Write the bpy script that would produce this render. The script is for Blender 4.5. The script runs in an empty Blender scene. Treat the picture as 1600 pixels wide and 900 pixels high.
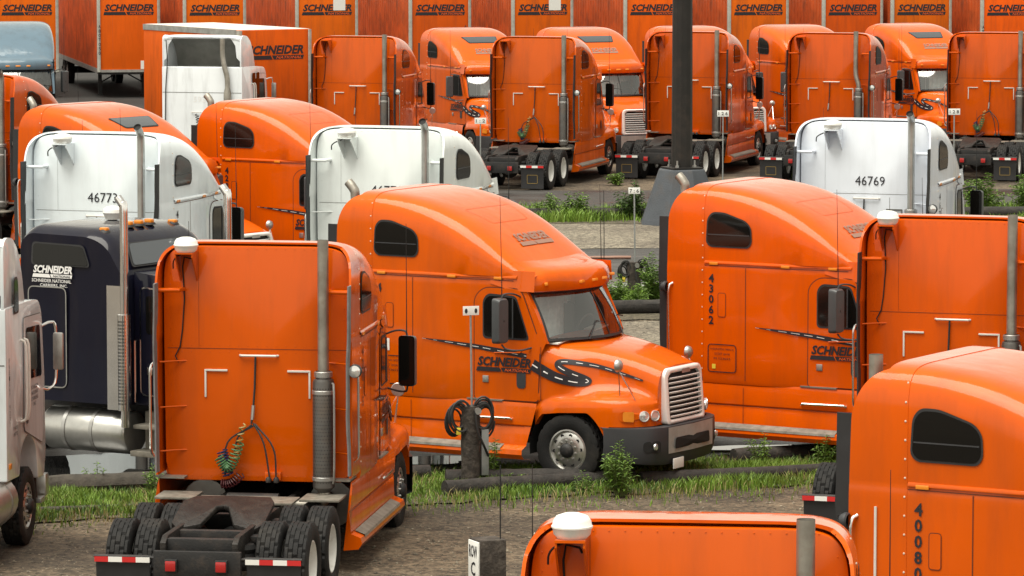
import bpy, bmesh, math, random
import numpy as np
from mathutils import Vector, Matrix
random.seed(7); RNG = np.random.default_rng(7)
S = bpy.context.scene
COL = S.collection
R = math.radians

# ------------------------------------------------------------------ camera
cam_d = bpy.data.cameras.new('camera'); cam = bpy.data.objects.new('camera', cam_d); COL.objects.link(cam)
cam.location = (0, 0, 8.85)
cam.rotation_euler = (R(90) - math.atan(656 / 6800.0), 0, 0)
cam_d.sensor_width = 36; cam_d.lens = 6800 / 1600 * 36
cam_d.clip_start = 1; cam_d.clip_end = 3000
S.camera = cam
# ------------------------------------------------------------------ world, sun, exposure
SUN_EL, SUN_AZ = 73, 225        # azimuth clockwise from +Y (the view direction)
W = bpy.data.worlds.new('World'); S.world = W; W.use_nodes = True
nt = W.node_tree; nt.nodes.clear()
sky = nt.nodes.new('ShaderNodeTexSky'); sky.sky_type = 'NISHITA'; sky.sun_disc = False
sky.sun_elevation = R(SUN_EL); sky.sun_rotation = R(SUN_AZ); sky.air_density = 1.0; sky.dust_density = 1.2; sky.ozone_density = 1.0
hs = nt.nodes.new('ShaderNodeHueSaturation'); hs.inputs['Saturation'].default_value = 0.05
bg = nt.nodes.new('ShaderNodeBackground'); bg.inputs['Strength'].default_value = 0.115
wo = nt.nodes.new('ShaderNodeOutputWorld')
nt.links.new(sky.outputs[0], hs.inputs['Color']); tint = nt.nodes.new('ShaderNodeVectorMath'); tint.operation = 'MULTIPLY'; tint.inputs[1].default_value = (1.0, .945, .80)   # cloud light, warm white balance
nt.links.new(hs.outputs[0], tint.inputs[0]); nt.links.new(tint.outputs[0], bg.inputs[0]); nt.links.new(bg.outputs[0], wo.inputs[0])
sd = bpy.data.lights.new('sun', 'SUN'); sd.energy = 2.6; sd.angle = R(55); sd.color = (1.0, 0.95, 0.84)
sun = bpy.data.objects.new('sun', sd); COL.objects.link(sun)
_a = R(SUN_AZ); _e = R(SUN_EL)
sun_dir = Vector((math.sin(_a) * math.cos(_e), math.cos(_a) * math.cos(_e), math.sin(_e)))
sun.rotation_euler = (-sun_dir).to_track_quat('-Z', 'Y').to_euler()
sun.location = sun_dir * 200
S.view_settings.view_transform = 'Standard'; S.view_settings.look = 'None'
S.view_settings.exposure = 0.93; S.view_settings.gamma = 1.0; S.view_settings.use_curve_mapping = False
S.render.resolution_x = 1024; S.render.resolution_y = 576

# ------------------------------------------------------------------ materials
MATS = {}
def node(t, k, **kw):
    n = t.nodes.new(k)
    for a, v in kw.items(): setattr(n, a, v)
    return n
def mat(name, col, rough=0.5, metal=0.0, coat=0.0, noise=None, bump=None, spec=None, coords='Object', wear=None):
    """noise=(scale, amount) light/dark mottling; bump=(scale, strength); wear=(colour, amount, scale)"""
    m = bpy.data.materials.new(name); m.use_nodes = True; MATS[name] = m
    t = m.node_tree; b = t.nodes['Principled BSDF']
    b.inputs['Base Color'].default_value = (*col, 1); b.inputs['Roughness'].default_value = rough
    b.inputs['Metallic'].default_value = metal; b.inputs['Coat Weight'].default_value = coat
    b.inputs['Coat Roughness'].default_value = 0.06
    if spec is not None: b.inputs['Specular IOR Level'].default_value = spec
    tc = node(t, 'ShaderNodeTexCoord')
    last = None
    if noise:
        n = node(t, 'ShaderNodeTexNoise'); n.inputs['Scale'].default_value = noise[0]; n.inputs['Detail'].default_value = 6
        t.links.new(tc.outputs[coords], n.inputs['Vector'])
        mr = node(t, 'ShaderNodeMapRange'); mr.inputs[1].default_value = .25; mr.inputs[2].default_value = .75
        mr.inputs[3].default_value = 1 - noise[1]; mr.inputs[4].default_value = 1 + noise[1]
        t.links.new(n.outputs[0], mr.inputs[0])
        v = node(t, 'ShaderNodeVectorMath', operation='SCALE'); v.inputs[0].default_value = col
        t.links.new(mr.outputs[0], v.inputs['Scale']); last = v.outputs[0]
    if wear:
        n2 = node(t, 'ShaderNodeTexNoise'); n2.inputs['Scale'].default_value = wear[2]; n2.inputs['Detail'].default_value = 8; n2.inputs['Roughness'].default_value = .65
        t.links.new(tc.outputs[coords], n2.inputs['Vector'])
        r2 = node(t, 'ShaderNodeMapRange'); r2.inputs[1].default_value = .5; r2.inputs[2].default_value = .72; r2.inputs[4].default_value = wear[1]
        t.links.new(n2.outputs[0], r2.inputs[0])
        mx = node(t, 'ShaderNodeMix', data_type='RGBA'); mx.inputs[7].default_value = (*wear[0], 1); mx.inputs[6].default_value = (*col, 1)
        if last: t.links.new(last, mx.inputs[6])
        t.links.new(r2.outputs[0], mx.inputs[0]); last = mx.outputs[2]
    if last: t.links.new(last, b.inputs['Base Color'])
    if bump:
        n3 = node(t, 'ShaderNodeTexNoise'); n3.inputs['Scale'].default_value = bump[0]; n3.inputs['Detail'].default_value = 8
        t.links.new(tc.outputs[coords], n3.inputs['Vector'])
        bp = node(t, 'ShaderNodeBump'); bp.inputs['Strength'].default_value = bump[1]; bp.inputs['Distance'].default_value = .02
        t.links.new(n3.outputs[0], bp.inputs['Height']); t.links.new(bp.outputs[0], b.inputs['Normal'])
    return m

def paint_mat(name, rough, coat, dirt, panel):
    """vehicle paint: base colour is the object's own colour, with road grime streaks and slight panel waviness"""
    m = bpy.data.materials.new(name); m.use_nodes = True; MATS[name] = m
    t = m.node_tree; b = t.nodes['Principled BSDF']
    b.inputs['Roughness'].default_value = rough; b.inputs['Coat Weight'].default_value = coat; b.inputs['Coat Roughness'].default_value = .05
    b.inputs['Specular IOR Level'].default_value = .06; b.inputs['Coat IOR'].default_value = 1.35
    oi = node(t, 'ShaderNodeObjectInfo'); tc = node(t, 'ShaderNodeTexCoord')
    mp = node(t, 'ShaderNodeMapping'); mp.inputs['Scale'].default_value = (3.0, 3.0, .45); t.links.new(tc.outputs['Object'], mp.inputs[0])
    off = node(t, 'ShaderNodeVectorMath', operation='ADD'); t.links.new(mp.outputs[0], off.inputs[0]); t.links.new(oi.outputs['Location'], off.inputs[1])
    n = node(t, 'ShaderNodeTexNoise'); n.inputs['Scale'].default_value = 1.1; n.inputs['Detail'].default_value = 9; n.inputs['Roughness'].default_value = .62
    t.links.new(off.outputs[0], n.inputs['Vector'])
    r = node(t, 'ShaderNodeMapRange'); r.inputs[1].default_value = .46; r.inputs[2].default_value = .78; r.inputs[4].default_value = dirt
    t.links.new(n.outputs[0], r.inputs[0])
    rm = node(t, 'ShaderNodeMath', operation='MULTIPLY'); rm.use_clamp = True; t.links.new(r.outputs[0], rm.inputs[0]); t.links.new(oi.outputs['Alpha'], rm.inputs[1])
    mx = node(t, 'ShaderNodeMix', data_type='RGBA'); dk = node(t, 'ShaderNodeMix', data_type='RGBA'); dk.inputs[0].default_value = .22; dk.inputs[7].default_value = (.12, .085, .055, 1)
    dv = node(t, 'ShaderNodeVectorMath', operation='SCALE'); dv.inputs['Scale'].default_value = .52; t.links.new(oi.outputs['Color'], dv.inputs[0]); t.links.new(dv.outputs[0], dk.inputs[6]); t.links.new(dk.outputs[2], mx.inputs[7])
    t.links.new(oi.outputs['Color'], mx.inputs[6]); t.links.new(rm.outputs[0], mx.inputs[0])
    n2 = node(t, 'ShaderNodeTexNoise'); n2.inputs['Scale'].default_value = .9; n2.inputs['Detail'].default_value = 3; t.links.new(tc.outputs['Object'], n2.inputs['Vector'])
    r2 = node(t, 'ShaderNodeMapRange'); r2.inputs[1].default_value = .3; r2.inputs[2].default_value = .7; r2.inputs[3].default_value = .93; r2.inputs[4].default_value = 1.06
    t.links.new(n2.outputs[0], r2.inputs[0])
    v = node(t, 'ShaderNodeVectorMath', operation='SCALE'); t.links.new(mx.outputs[2], v.inputs[0]); t.links.new(r2.outputs[0], v.inputs['Scale'])
    t.links.new(v.outputs[0], b.inputs['Base Color'])
    rr = node(t, 'ShaderNodeMapRange'); rr.inputs[1].default_value = .35; rr.inputs[2].default_value = .75; rr.inputs[3].default_value = rough; rr.inputs[4].default_value = rough + .22
    t.links.new(n.outputs[0], rr.inputs[0]); t.links.new(rr.outputs[0], b.inputs['Roughness'])
    cr = node(t, 'ShaderNodeMapRange'); cr.inputs[1].default_value = .4; cr.inputs[2].default_value = .75; cr.inputs[3].default_value = .05; cr.inputs[4].default_value = .18
    t.links.new(n.outputs[0], cr.inputs[0]); t.links.new(cr.outputs[0], b.inputs['Coat Roughness'])
    n3 = node(t, 'ShaderNodeTexNoise'); n3.inputs['Scale'].default_value = 1.6; n3.inputs['Detail'].default_value = 2; t.links.new(off.outputs[0], n3.inputs['Vector'])
    bp = node(t, 'ShaderNodeBump'); bp.inputs['Strength'].default_value = panel; bp.inputs['Distance'].default_value = .02
    t.links.new(n3.outputs[0], bp.inputs['Height']); t.links.new(bp.outputs[0], b.inputs['Normal']); t.links.new(bp.outputs[0], b.inputs['Coat Normal'])
paint_mat('paint', .35, 1.0, .34, .22)
paint_mat('trailer_paint', .5, .0, .7, .3)
mat('rubber', (.010, .010, .0105), .75, noise=(6, .3), bump=(60, .3), spec=.3, wear=((.05, .043, .035), .4, 3))
mat('black_flap', (.018, .018, .02), .6, noise=(4, .3))
mat('grey_flap', (.16, .16, .165), .7, noise=(5, .25), wear=((.3, .29, .27), .4, 8))
mat('dark_plastic', (.035, .037, .042), .5, noise=(3, .2))
mat('mirror_shell', (.055, .06, .065), .42, noise=(3, .15))
mat('chassis', (.012, .012, .013), .6, noise=(5, .4), wear=((.06, .042, .03), .6, 5), bump=(40, .2))
mat('grease', (.016, .014, .013), .5, noise=(7, .45), bump=(30, .5), spec=.3, wear=((.06, .05, .04), .5, 6))
mat('steel', (.42, .42, .41), .38, metal=.8, noise=(5, .2), wear=((.25, .21, .17), .5, 4))
mat('tread_plate', (.22, .205, .175), .55, metal=.35, noise=(9, .35), wear=((.12, .10, .075), .7, 5))
mat('chrome', (.82, .82, .82), .16, metal=1.0, noise=(4, .08))
mat('bright_metal', (.86, .86, .85), .25, metal=.25, noise=(4, .06))
mat('bumper_grey', (.40, .40, .39), .4, metal=.25, noise=(4, .12), wear=((.2, .18, .15), .4, 5))
mat('shade_grey', (.24, .24, .22), .8, noise=(3, .2))  # darker grey that stands in for shade inside the hollow fairing
mat('aluminium', (.55, .55, .53), .33, metal=.9, noise=(5, .2), wear=((.2, .18, .15), .4, 5))
mat('stack_steel', (.36, .34, .30), .42, metal=.75, noise=(5, .25), wear=((.22, .17, .12), .7, 3))
mat('muffler', (.13, .125, .12), .45, metal=.8, noise=(6, .2), wear=((.16, .12, .09), .6, 4))
mat('soot', (.008, .008, .008), .8)
mat('white_rim', (.72, .72, .70), .4, noise=(6, .12), wear=((.3, .26, .2), .5, 5))
mat('white_plastic', (.80, .80, .77), .35, noise=(4, .06), wear=((.5, .46, .38), .3, 7))
mat('bar_white', (.64, .62, .58), .4, noise=(6, .1))
mat('seam', (.10, .018, .003), .8)
mat('seam_white', (.12, .12, .115), .8)
mat('rivet', (.75, .62, .5), .4, metal=.4)
mat('dark_glass', (.006, .0055, .005), .06, spec=.3)
mat('mirror_glass', (.45, .48, .5), .04, metal=1.0)
mat('ink', (.014, .013, .018), .5)
mat('ink_faded', (.27, .15, .11), .6)
mat('ink_white', (.8, .8, .8), .5)
mat('ink_orange', (.62, .09, .008), .5)
mat('amber', (.75, .24, .012), .3, coat=.5)
mat('red_lens', (.38, .012, .012), .25, coat=.6)
mat('tape_red', (.55, .02, .02), .4); mat('tape_white', (.78, .78, .76), .4)
mat('lamp_lens', (.75, .76, .76), .08, metal=.6)
mat('hose_blue', (.012, .018, .07), .4); mat('hose_green', (.06, .15, .06), .45); mat('hose_red', (.07, .012, .016), .45); mat('hose_black', (.02, .02, .02), .55)
mat('hose_yellow', (.30, .20, .05), .45)
mat('interior', (.16, .165, .165), .8); mat('curtain', (.80, .84, .84), .9, noise=(9, .2)); mat('paper', (.75, .75, .72), .7)
mat('weathered_wood', (.022, .019, .017), .85, noise=(8, .45), bump=(25, .7), wear=((.06, .052, .043), .6, 6))
mat('post_wood', (.04, .032, .026), .85, noise=(9, .5), bump=(25, .7), wear=((.14, .12, .10), .55, 9))
mat('grey_wood', (.05, .043, .034), .85, noise=(8, .4), bump=(25, .6), wear=((.06, .05, .04), .7, 6))
mat('pole_steel', (.014, .012, .011), .5, metal=.2, noise=(3, .3), wear=((.06, .04, .03), .5, 2))
mat('concrete', (.055, .063, .075), .75, noise=(2.5, .18), bump=(25, .35), wear=((.07, .06, .055), .85, 1.6))
mat('galvanised', (.36, .38, .38), .45, metal=.6, noise=(6, .2))
mat('sign_white', (.78, .79, .77), .5, noise=(8, .06))
mat('silver_rail', (.4, .4, .38), .4, metal=.6, noise=(4, .25), wear=((.2, .17, .14), .5, 3))
mat('trailer_post', (.40, .40, .36), .55, noise=(4, .2), wear=((.22, .18, .14), .5, 3))
mat('trailer_roof', (.62, .62, .58), .5, noise=(2, .12))
mat('leaf', (.125, .225, .028), .6, noise=(2, .45), wear=((.17, .17, .05), .5, 1.2)); mat('leaf_dark', (.06, .12, .025), .6, noise=(3, .4)); mat('straw', (.30, .25, .11), .8, noise=(3, .3))
mat('grass_blade', (.135, .235, .022), .6, noise=(1.1, .4), wear=((.20, .20, .05), .55, .9)); mat('stem', (.12, .16, .05), .7)
mat('yellow_tag', (.7, .55, .05), .5)
# glass of the windscreens: reflects at the surface, lets the cab show behind
def glass_mat():
    m = bpy.data.materials.new('windscreen'); m.use_nodes = True; MATS['windscreen'] = m
    t = m.node_tree; t.nodes.clear(); o = node(t, 'ShaderNodeOutputMaterial')
    tr = node(t, 'ShaderNodeBsdfTransparent'); tr.inputs[0].default_value = (.94, .97, .96, 1)
    gl = node(t, 'ShaderNodeBsdfGlossy'); gl.inputs[0].default_value = (.95, .97, .97, 1); gl.inputs['Roughness'].default_value = .03
    fr = node(t, 'ShaderNodeFresnel'); fr.inputs[0].default_value = 2.4
    mx = node(t, 'ShaderNodeMixShader'); t.links.new(fr.outputs[0], mx.inputs[0]); t.links.new(tr.outputs[0], mx.inputs[1]); t.links.new(gl.outputs[0], mx.inputs[2])
    t.links.new(mx.outputs[0], o.inputs[0])
glass_mat()

ORANGE = (.64, .092, .0); ORANGE2 = (.61, .086, .0); ORANGE3 = (.54, .074, .001)
WHITE = (.83, .875, .92); NAVY = (.006, .0065, .016); PALE_BLUE = (.11, .165, .23); CREAM = (.66, .71, .74)

# ------------------------------------------------------------------ mesh kit
class MB:
    def __init__(s): s.v = []; s.f = []
    def add(s, v, f):
        o = len(s.v); s.v += [tuple(map(float, p)) for p in v]; s.f += [tuple(i + o for i in q) for q in f]; return s
    def box(s, x0, x1, y0, y1, z0, z1, M=None):
        v = [(x, y, z) for x in (x0, x1) for y in (y0, y1) for z in (z0, z1)]
        if M is not None: v = [M @ Vector(p) for p in v]
        return s.add(v, [(0, 1, 3, 2), (4, 6, 7, 5), (0, 4, 5, 1), (2, 3, 7, 6), (0, 2, 6, 4), (1, 5, 7, 3)])
    def grid(s, rows, wrap=False, flip=False):
        n = len(rows[0]); v = [p for r in rows for p in r]; f = []
        for i in range(len(rows) - 1):
            for j in range(n if wrap else n - 1):
                k = (j + 1) % n; q = (i * n + j, i * n + k, (i + 1) * n + k, (i + 1) * n + j)
                f.append(q[::-1] if flip else q)
        return s.add(v, f)
    def tube(s, path, r, seg=8, caps=True):
        P = [Vector(p) for p in path]; n = len(P); rs = r if isinstance(r, (list, tuple)) else [r] * n
        rows = []; up = None
        for i in range(n):
            d = (P[min(i + 1, n - 1)] - P[max(i - 1, 0)]).normalized()
            if up is None: up = Vector((0, 0, 1)) if abs(d.z) < .9 else Vector((1, 0, 0))
            a = d.cross(up)
            if a.length < 1e-4: a = d.cross(Vector((0, 1, 0)))
            a.normalize(); b = a.cross(d).normalized(); up = b
            rows.append([P[i] + (a * math.cos(2 * math.pi * k / seg) + b * math.sin(2 * math.pi * k / seg)) * rs[i] for k in range(seg)])
        o = len(s.v); s.grid(rows, wrap=True)
        if caps:
            s.f.append(tuple(o + k for k in range(seg))); s.f.append(tuple(o + (n - 1) * seg + k for k in range(seg))[::-1])
        return s
    def lathe(s, prof, seg=24, axis='z', c=(0, 0, 0), caps=False):
        rows = []
        for r, h in prof:
            ring = []
            for k in range(seg):
                a = 2 * math.pi * k / seg; u, w = r * math.cos(a), r * math.sin(a)
                p = (u, w, h) if axis == 'z' else ((u, h, w) if axis == 'y' else (h, u, w))
                ring.append((p[0] + c[0], p[1] + c[1], p[2] + c[2]))
            rows.append(ring)
        o = len(s.v); s.grid(rows, wrap=True)
        if caps:
            s.f.append(tuple(o + k for k in range(seg))[::-1]); s.f.append(tuple(o + (len(prof) - 1) * seg + k for k in range(seg)))
        return s
    def prism(s, poly, a, b, plane='xz'):
        """extrude a 2d polygon between two values of the third axis"""
        def P(u, w, h): return {'xz': (u, h, w), 'yz': (h, u, w), 'xy': (u, w, h)}[plane]
        n = len(poly); v = [P(u, w, a) for u, w in poly] + [P(u, w, b) for u, w in poly]
        f = [tuple(range(n)), tuple(range(2 * n - 1, n - 1, -1))] + [(i, i + n, (i + 1) % n + n, (i + 1) % n) for i in range(n)]
        return s.add(v, f)
    def patch(s, poly, fn, rings=4):
        """fill a convex polygon in (u,w) with rings of faces mapped through fn on to a surface"""
        cu = sum(p[0] for p in poly) / len(poly); cw = sum(p[1] for p in poly) / len(poly)
        rows = [[fn(cu + (u - cu) * t, cw + (w - cw) * t) for u, w in poly] for t in [1 - i / rings for i in range(rings)] + [.02]]
        s.grid(rows, wrap=True); o = len(s.v) - len(poly); s.f.append(tuple(range(o, o + len(poly)))); return s
    def ring(s, poly, fn, t0, t1=1.0, depth=None):
        cu = sum(p[0] for p in poly) / len(poly); cw = sum(p[1] for p in poly) / len(poly)
        def off(d):
            out = []
            n = len(poly)
            for i in range(n):
                a = Vector(poly[i - 1]); b = Vector(poly[i]); c = Vector(poly[(i + 1) % n])
                e = (c - a).normalized(); out.append((b.x + e.y * d, b.y - e.x * d))
            return out
        A = off(t0); B = off(t1)
        rows = [[fn(*p) for p in A], [fn(*p) for p in B]]
        return s.grid(rows, wrap=True)
    def mesh(s, name, m, smooth=40, bevel=0, fix=True):
        me = bpy.data.meshes.new(name); me.from_pydata(s.v, [], s.f)
        if bevel or fix:
            b = bmesh.new(); b.from_mesh(me)
            bmesh.ops.remove_doubles(b, verts=b.verts, dist=1e-5)
            if bevel:
                es = [e for e in b.edges if len(e.link_faces) == 2 and e.calc_face_angle(0) > .5]
                bmesh.ops.bevel(b, geom=es, offset=bevel, segments=2, profile=.6, affect='EDGES', clamp_overlap=True)
            if fix: bmesh.ops.recalc_face_normals(b, faces=b.faces)
            b.to_mesh(me); b.free()
        me.materials.append(MATS[m])
        if smooth:
            me.polygons.foreach_set('use_smooth', [True] * len(me.polygons)); me.set_sharp_from_angle(angle=R(smooth))
        return me

def rpoly(pts, r, seg=5):
    """round the corners of a polygon"""
    out = []; n = len(pts)
    for i in range(n):
        p = Vector(pts[i]); a = (Vector(pts[i - 1]) - p); b = (Vector(pts[(i + 1) % n]) - p)
        rr = min(r if not isinstance(r, (list, tuple)) else r[i], a.length * .49, b.length * .49)
        a = p + a.normalized() * rr; b = p + b.normalized() * rr
        for k in range(seg + 1):
            t = k / seg; q = a * (1 - t) ** 2 + p * 2 * t * (1 - t) + b * t * t; out.append((q.x, q.y))
    return out
def interp(x, xs, ys): return float(np.interp(x, xs, ys))
def smooth_curve(xs, ys):
    """monotone-ish cubic through the nodes"""
    xs = np.array(xs, float); ys = np.array(ys, float); m = np.gradient(ys, xs)
    def f(x):
        x = min(max(x, xs[0]), xs[-1]); i = min(max(int(np.searchsorted(xs, x)) - 1, 0), len(xs) - 2)
        h = xs[i + 1] - xs[i]; t = (x - xs[i]) / h
        return float((2*t**3-3*t*t+1)*ys[i] + (t**3-2*t*t+t)*h*m[i] + (-2*t**3+3*t*t)*ys[i+1] + (t**3-t*t)*h*m[i+1])
    return f
def crom(pts, sub=4):
    P = [Vector(p) for p in pts]; out = []
    for i in range(len(P) - 1):
        a = P[i - 1] if i else P[0] * 2 - P[1]; b, c = P[i], P[i + 1]; d = P[i + 2] if i + 2 < len(P) else c * 2 - b
        for k in range(sub):
            t = k / sub; out.append(.5 * ((2 * b) + (c - a) * t + (2*a - 5*b + 4*c - d) * t*t + (3*b - a - 3*c + d) * t**3))
    return out + [P[-1]]

_TXT = {}
def text2d(body, shear=0, bold=0.0):
    """outline triangles of a word, scaled so that capital height is 1 and centred on x"""
    key = (body, shear, bold)
    if key not in _TXT:
        c = bpy.data.curves.new('t', 'FONT'); c.body = body; c.size = 1; c.shear = shear; c.offset = bold; c.resolution_u = 2
        o = bpy.data.objects.new('t', c); me = bpy.data.meshes.new_from_object(o)
        v = [(p.co.x, p.co.y) for p in me.vertices]; f = [tuple(p.vertices) for p in me.polygons]
        bpy.data.objects.remove(o); bpy.data.curves.remove(c); bpy.data.meshes.remove(me)
        x0 = min(p[0] for p in v); x1 = max(p[0] for p in v); y0 = min(p[1] for p in v); y1 = max(p[1] for p in v)
        h = y1 - y0
        _TXT[key] = ([((x - (x0 + x1) / 2) / h, (y - y0) / h) for x, y in v], f, (x1 - x0) / h)
    return _TXT[key]
def put_text(mb, body, fn, u, w, height, width=None, shear=0, bold=0.0):
    """word with its foot centre at (u,w) of the surface fn"""
    v, f, ar = text2d(body, shear, bold); sx = (width / ar) if width else height
    return mb.add([fn(u + x * sx, w + y * height) for x, y in v], f)
def subdivided(mb, n=1):
    return mb
def logo(fn, u0, u1, w0, h):
    """company mark: sloping bold word over a bar that is cut near the middle; returns (dark mesh, small pale word)"""
    a = MB(); b = MB(); W_ = u1 - u0; uc = (u0 + u1) / 2
    put_text(a, 'SCHNEIDER', fn, uc + .01 * W_, w0 + h * .36, h * .64, W_ * .97, shear=.25, bold=.04)
    cut = u0 + W_ * .46; bh = h * .29
    a.add([fn(u0, w0), fn(cut, w0), fn(cut - bh * .5, w0 + bh), fn(u0 + bh * .3, w0 + bh)], [(0, 1, 2, 3)])
    a.add([fn(cut + W_ * .02, w0), fn(u1 - W_ * .02, w0), fn(u1, w0 + bh), fn(cut + W_ * .02 - bh * .5, w0 + bh)], [(0, 1, 2, 3)])
    def fn2(u, w):
        p = Vector(fn(u, w)); q = Vector(fn(u + .01, w)); r_ = Vector(fn(u, w + .01)); return p + (q - p).cross(r_ - p).normalized() * .004
    put_text(b, 'NATIONAL', fn2, u0 + W_ * .74, w0 + bh * .16, bh * .66, W_ * .44, shear=.25, bold=.02)
    return a, b

# ------------------------------------------------------------------ objects
def tag(o, label=None, cat=None, group=None, kind=None):
    if label: o['label'] = label
    if cat: o['category'] = cat
    if group: o['group'] = group
    if kind: o['kind'] = kind
    return o
def obj(name, me, parent=None, loc=None, rot=None, color=None):
    o = bpy.data.objects.new(name, me); COL.objects.link(o); o.parent = parent
    if loc: o.location = loc
    if rot: o.rotation_euler = rot
    if color: o.color = (*color, 1)
    return o
def empty(name, loc, rz=0, scale=1):
    o = bpy.data.objects.new(name, None); COL.objects.link(o); o.location = loc; o.rotation_euler = (0, 0, rz); o.scale = (scale,) * 3
    o.empty_display_size = .2
    return o
STUFF_PARTS = {'road_dashes', 'rivets', 'heat_shield_holes', 'hand_holes', 'wheel_nuts', 'guard_holes', 'side_posts'}
class Kit:
    """a list of part templates; spawn() makes one thing of them, sharing mesh data"""
    def __init__(s): s.p = []
    def part(s, name, me, tags='', under=None, loc=None, rot=None, label=None):
        s.p.append((name, me, set(tags.split()), under, loc, rot, label)); return len(s.p) - 1
    def spawn(s, root, want, color, dirt=1.0):
        made = {}
        for i, (name, me, tags, under, loc, rot, label) in enumerate(s.p):
            if tags and not (tags & want): continue
            par = root if under is None else made.get(under)
            if par is None: continue
            o = bpy.data.objects.new(name, me); COL.objects.link(o); o.parent = par
            if loc: o.location = loc
            if rot: o.rotation_euler = rot
            if label: o['label'] = label
            if name in STUFF_PARTS: o['kind'] = 'stuff'
            o.color = (*color, dirt); made[i] = o
        return made

# ================================================================== wheels (shared by every vehicle)
def tyre_mesh(width, name):
    mb = MB(); Ro = .515; seg = 96; hw = width / 2
    prof = [(.295, -hw * .82), (.33, -hw * .97), (.40, -hw * 1.03), (.465, -hw * .99), (.50, -hw * .88)]
    tread = [-.84, -.62, -.56, -.24, -.18, .18, .24, .56, .62, .84]
    rows = []
    P = prof + [(None, hw * t) for t in tread] + [(r, -h) for r, h in prof[::-1]]
    grooves = {2, 3, 4, 5, 6, 7}
    for i, (r, h) in enumerate(P):
        ring = []
        for k in range(seg):
            a = 2 * math.pi * k / seg
            if r is None:
                j = i - len(prof); rr = Ro
                blk = (k + (j // 2) * 2) % 6
                if blk == 0: rr -= .02
                if 0.58 < abs(tread[j]) < .6: rr -= .02
            else: rr = r
            ring.append((rr * math.cos(a), h, rr * math.sin(a)))
        rows.append(ring)
        if r is None:                                   # cut the two circumferential grooves between ribs
            j = i - len(prof)
            if j in (1, 3, 5, 7):
                hm = hw * (tread[j] + tread[j + 1]) / 2
                rows.append([((Ro - .018) * math.cos(2*math.pi*k/seg), hm, (Ro - .018) * math.sin(2*math.pi*k/seg)) for k in range(seg)])
    mb.grid(rows, wrap=True)
    return mb.mesh(name, 'rubber', smooth=32)
TYRE = tyre_mesh(.29, 'tyre')
def rim_front():
    mb = MB()   # outward = -y ; dished steer wheel
    mb.lathe([(.30, .11), (.305, -.125), (.285, -.13), (.265, -.10), (.245, -.112), (.19, -.135), (.165, -.14), (.0, -.14)], 40, 'y')
    return mb.mesh('rim_steer', 'aluminium')
def rim_front_holes():
    mb = MB()
    for k in range(10):
        a = 2 * math.pi * (k + .5) / 10; c = Vector((.222 * math.cos(a), -.128, .222 * math.sin(a)))
        mb.lathe([(.026, -.003), (.026, .003), (.0, .0035)], 10, 'y', (c.x, c.y, c.z))
    return mb.mesh('hand_holes', 'soot', fix=False)
def hub_mesh():
    mb = MB()
    mb.lathe([(.11, -.135), (.105, -.17), (.085, -.2), (.05, -.215), (0, -.218)], 20, 'y')
    return mb.mesh('hub', 'chassis')
def nuts_mesh():
    mb = MB()
    for k in range(10):
        a = 2 * math.pi * k / 10; mb.lathe([(.017, -.135), (.017, -.165), (.0, -.168)], 6, 'y', (.145 * math.cos(a), 0, .145 * math.sin(a)))
    return mb.mesh('nuts', 'steel')
def rim_drive():
    mb = MB()   # deep concave dual wheel
    mb.lathe([(.30, .13), (.305, -.12), (.285, -.125), (.27, -.09), (.262, .02), (.235, .075), (.15, .095), (.14, .06), (.12, .0), (.06, -.02), (0, -.022)], 36, 'y')
    return mb.mesh('rim_drive', 'white_rim')
RIM_F, HOLES, HUB, NUTS, RIM_D = rim_front(), rim_front_holes(), hub_mesh(), nuts_mesh(), rim_drive()
def add_wheel(kit, x, y, kind, z=.515):
    s = -1 if y < 0 else 1
    i = kit.part('wheel', TYRE, loc=(x, y, z), rot=(0, random.uniform(0, 6), 0 if s < 0 else math.pi))
    if kind == 'steer':
        kit.part('rim', RIM_F, under=i); kit.part('hand_holes', HOLES, under=i); kit.part('hub', HUB, under=i); kit.part('wheel_nuts', NUTS, under=i)
    else: kit.part('rim', RIM_D, under=i)

# ================================================================== conventional sleeper tractor
# local frame: x forward from the rear edge of the side fairings, y to the left, z up from the ground
roof_z = smooth_curve([.2, .36, .6, 1.0, 1.4, 1.8, 2.2, 2.6, 2.9, 3.1, 3.32], [4.10, 4.11, 4.11, 4.08, 4.01, 3.89, 3.71, 3.46, 3.23, 3.08, 3.01])
ZB = 2.97
def upp_y(x): return interp(x, [0, .6, 1.8, 2.3, 2.8, 3.32], [1.235, 1.235, 1.23, 1.21, 1.16, 1.07])
def low_y(x): return interp(x, [0, 1.7, 2.1, 2.5, 3.32, 3.7], [1.245, 1.245, 1.22, 1.165, 1.125, 1.10])
def sup_n(x): return interp(x, [0, .6, 1.4, 2.4, 3.32], [8.5, 8.0, 7.0, 5.0, 3.4])
def body_y(x, z):
    if z < ZB: return low_y(x)
    n = sup_n(x); q = min(max((z - ZB) / (roof_z(x) - ZB), 0), 1); return upp_y(x) * (1 - q ** n) ** (1 / n)
def roof_at(x, y):
    n = sup_n(x); q = min(abs(y) / upp_y(x), 1); return ZB + (roof_z(x) - ZB) * (1 - q ** n) ** (1 / n)
def half_section(x, inset=0.0, zmin=1.14):
    ly = low_y(x) - inset; uy = upp_y(x) - inset; n = sup_n(x); zt = roof_z(x) - inset
    pts = [(ly - .015, zmin), (ly, zmin + .06), (ly, 1.6), (ly, 2.05), (ly, 2.4), (ly, 2.8), (ly - .004, 2.90), (ly - .012, 2.945), (uy, ZB + .004)]
    for k in range(1, 17):
        t = math.pi / 2 * k / 16; pts.append((uy * math.cos(t) ** (2 / n), ZB + (zt - ZB) * math.sin(t) ** (2 / n)))
    return pts
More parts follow.
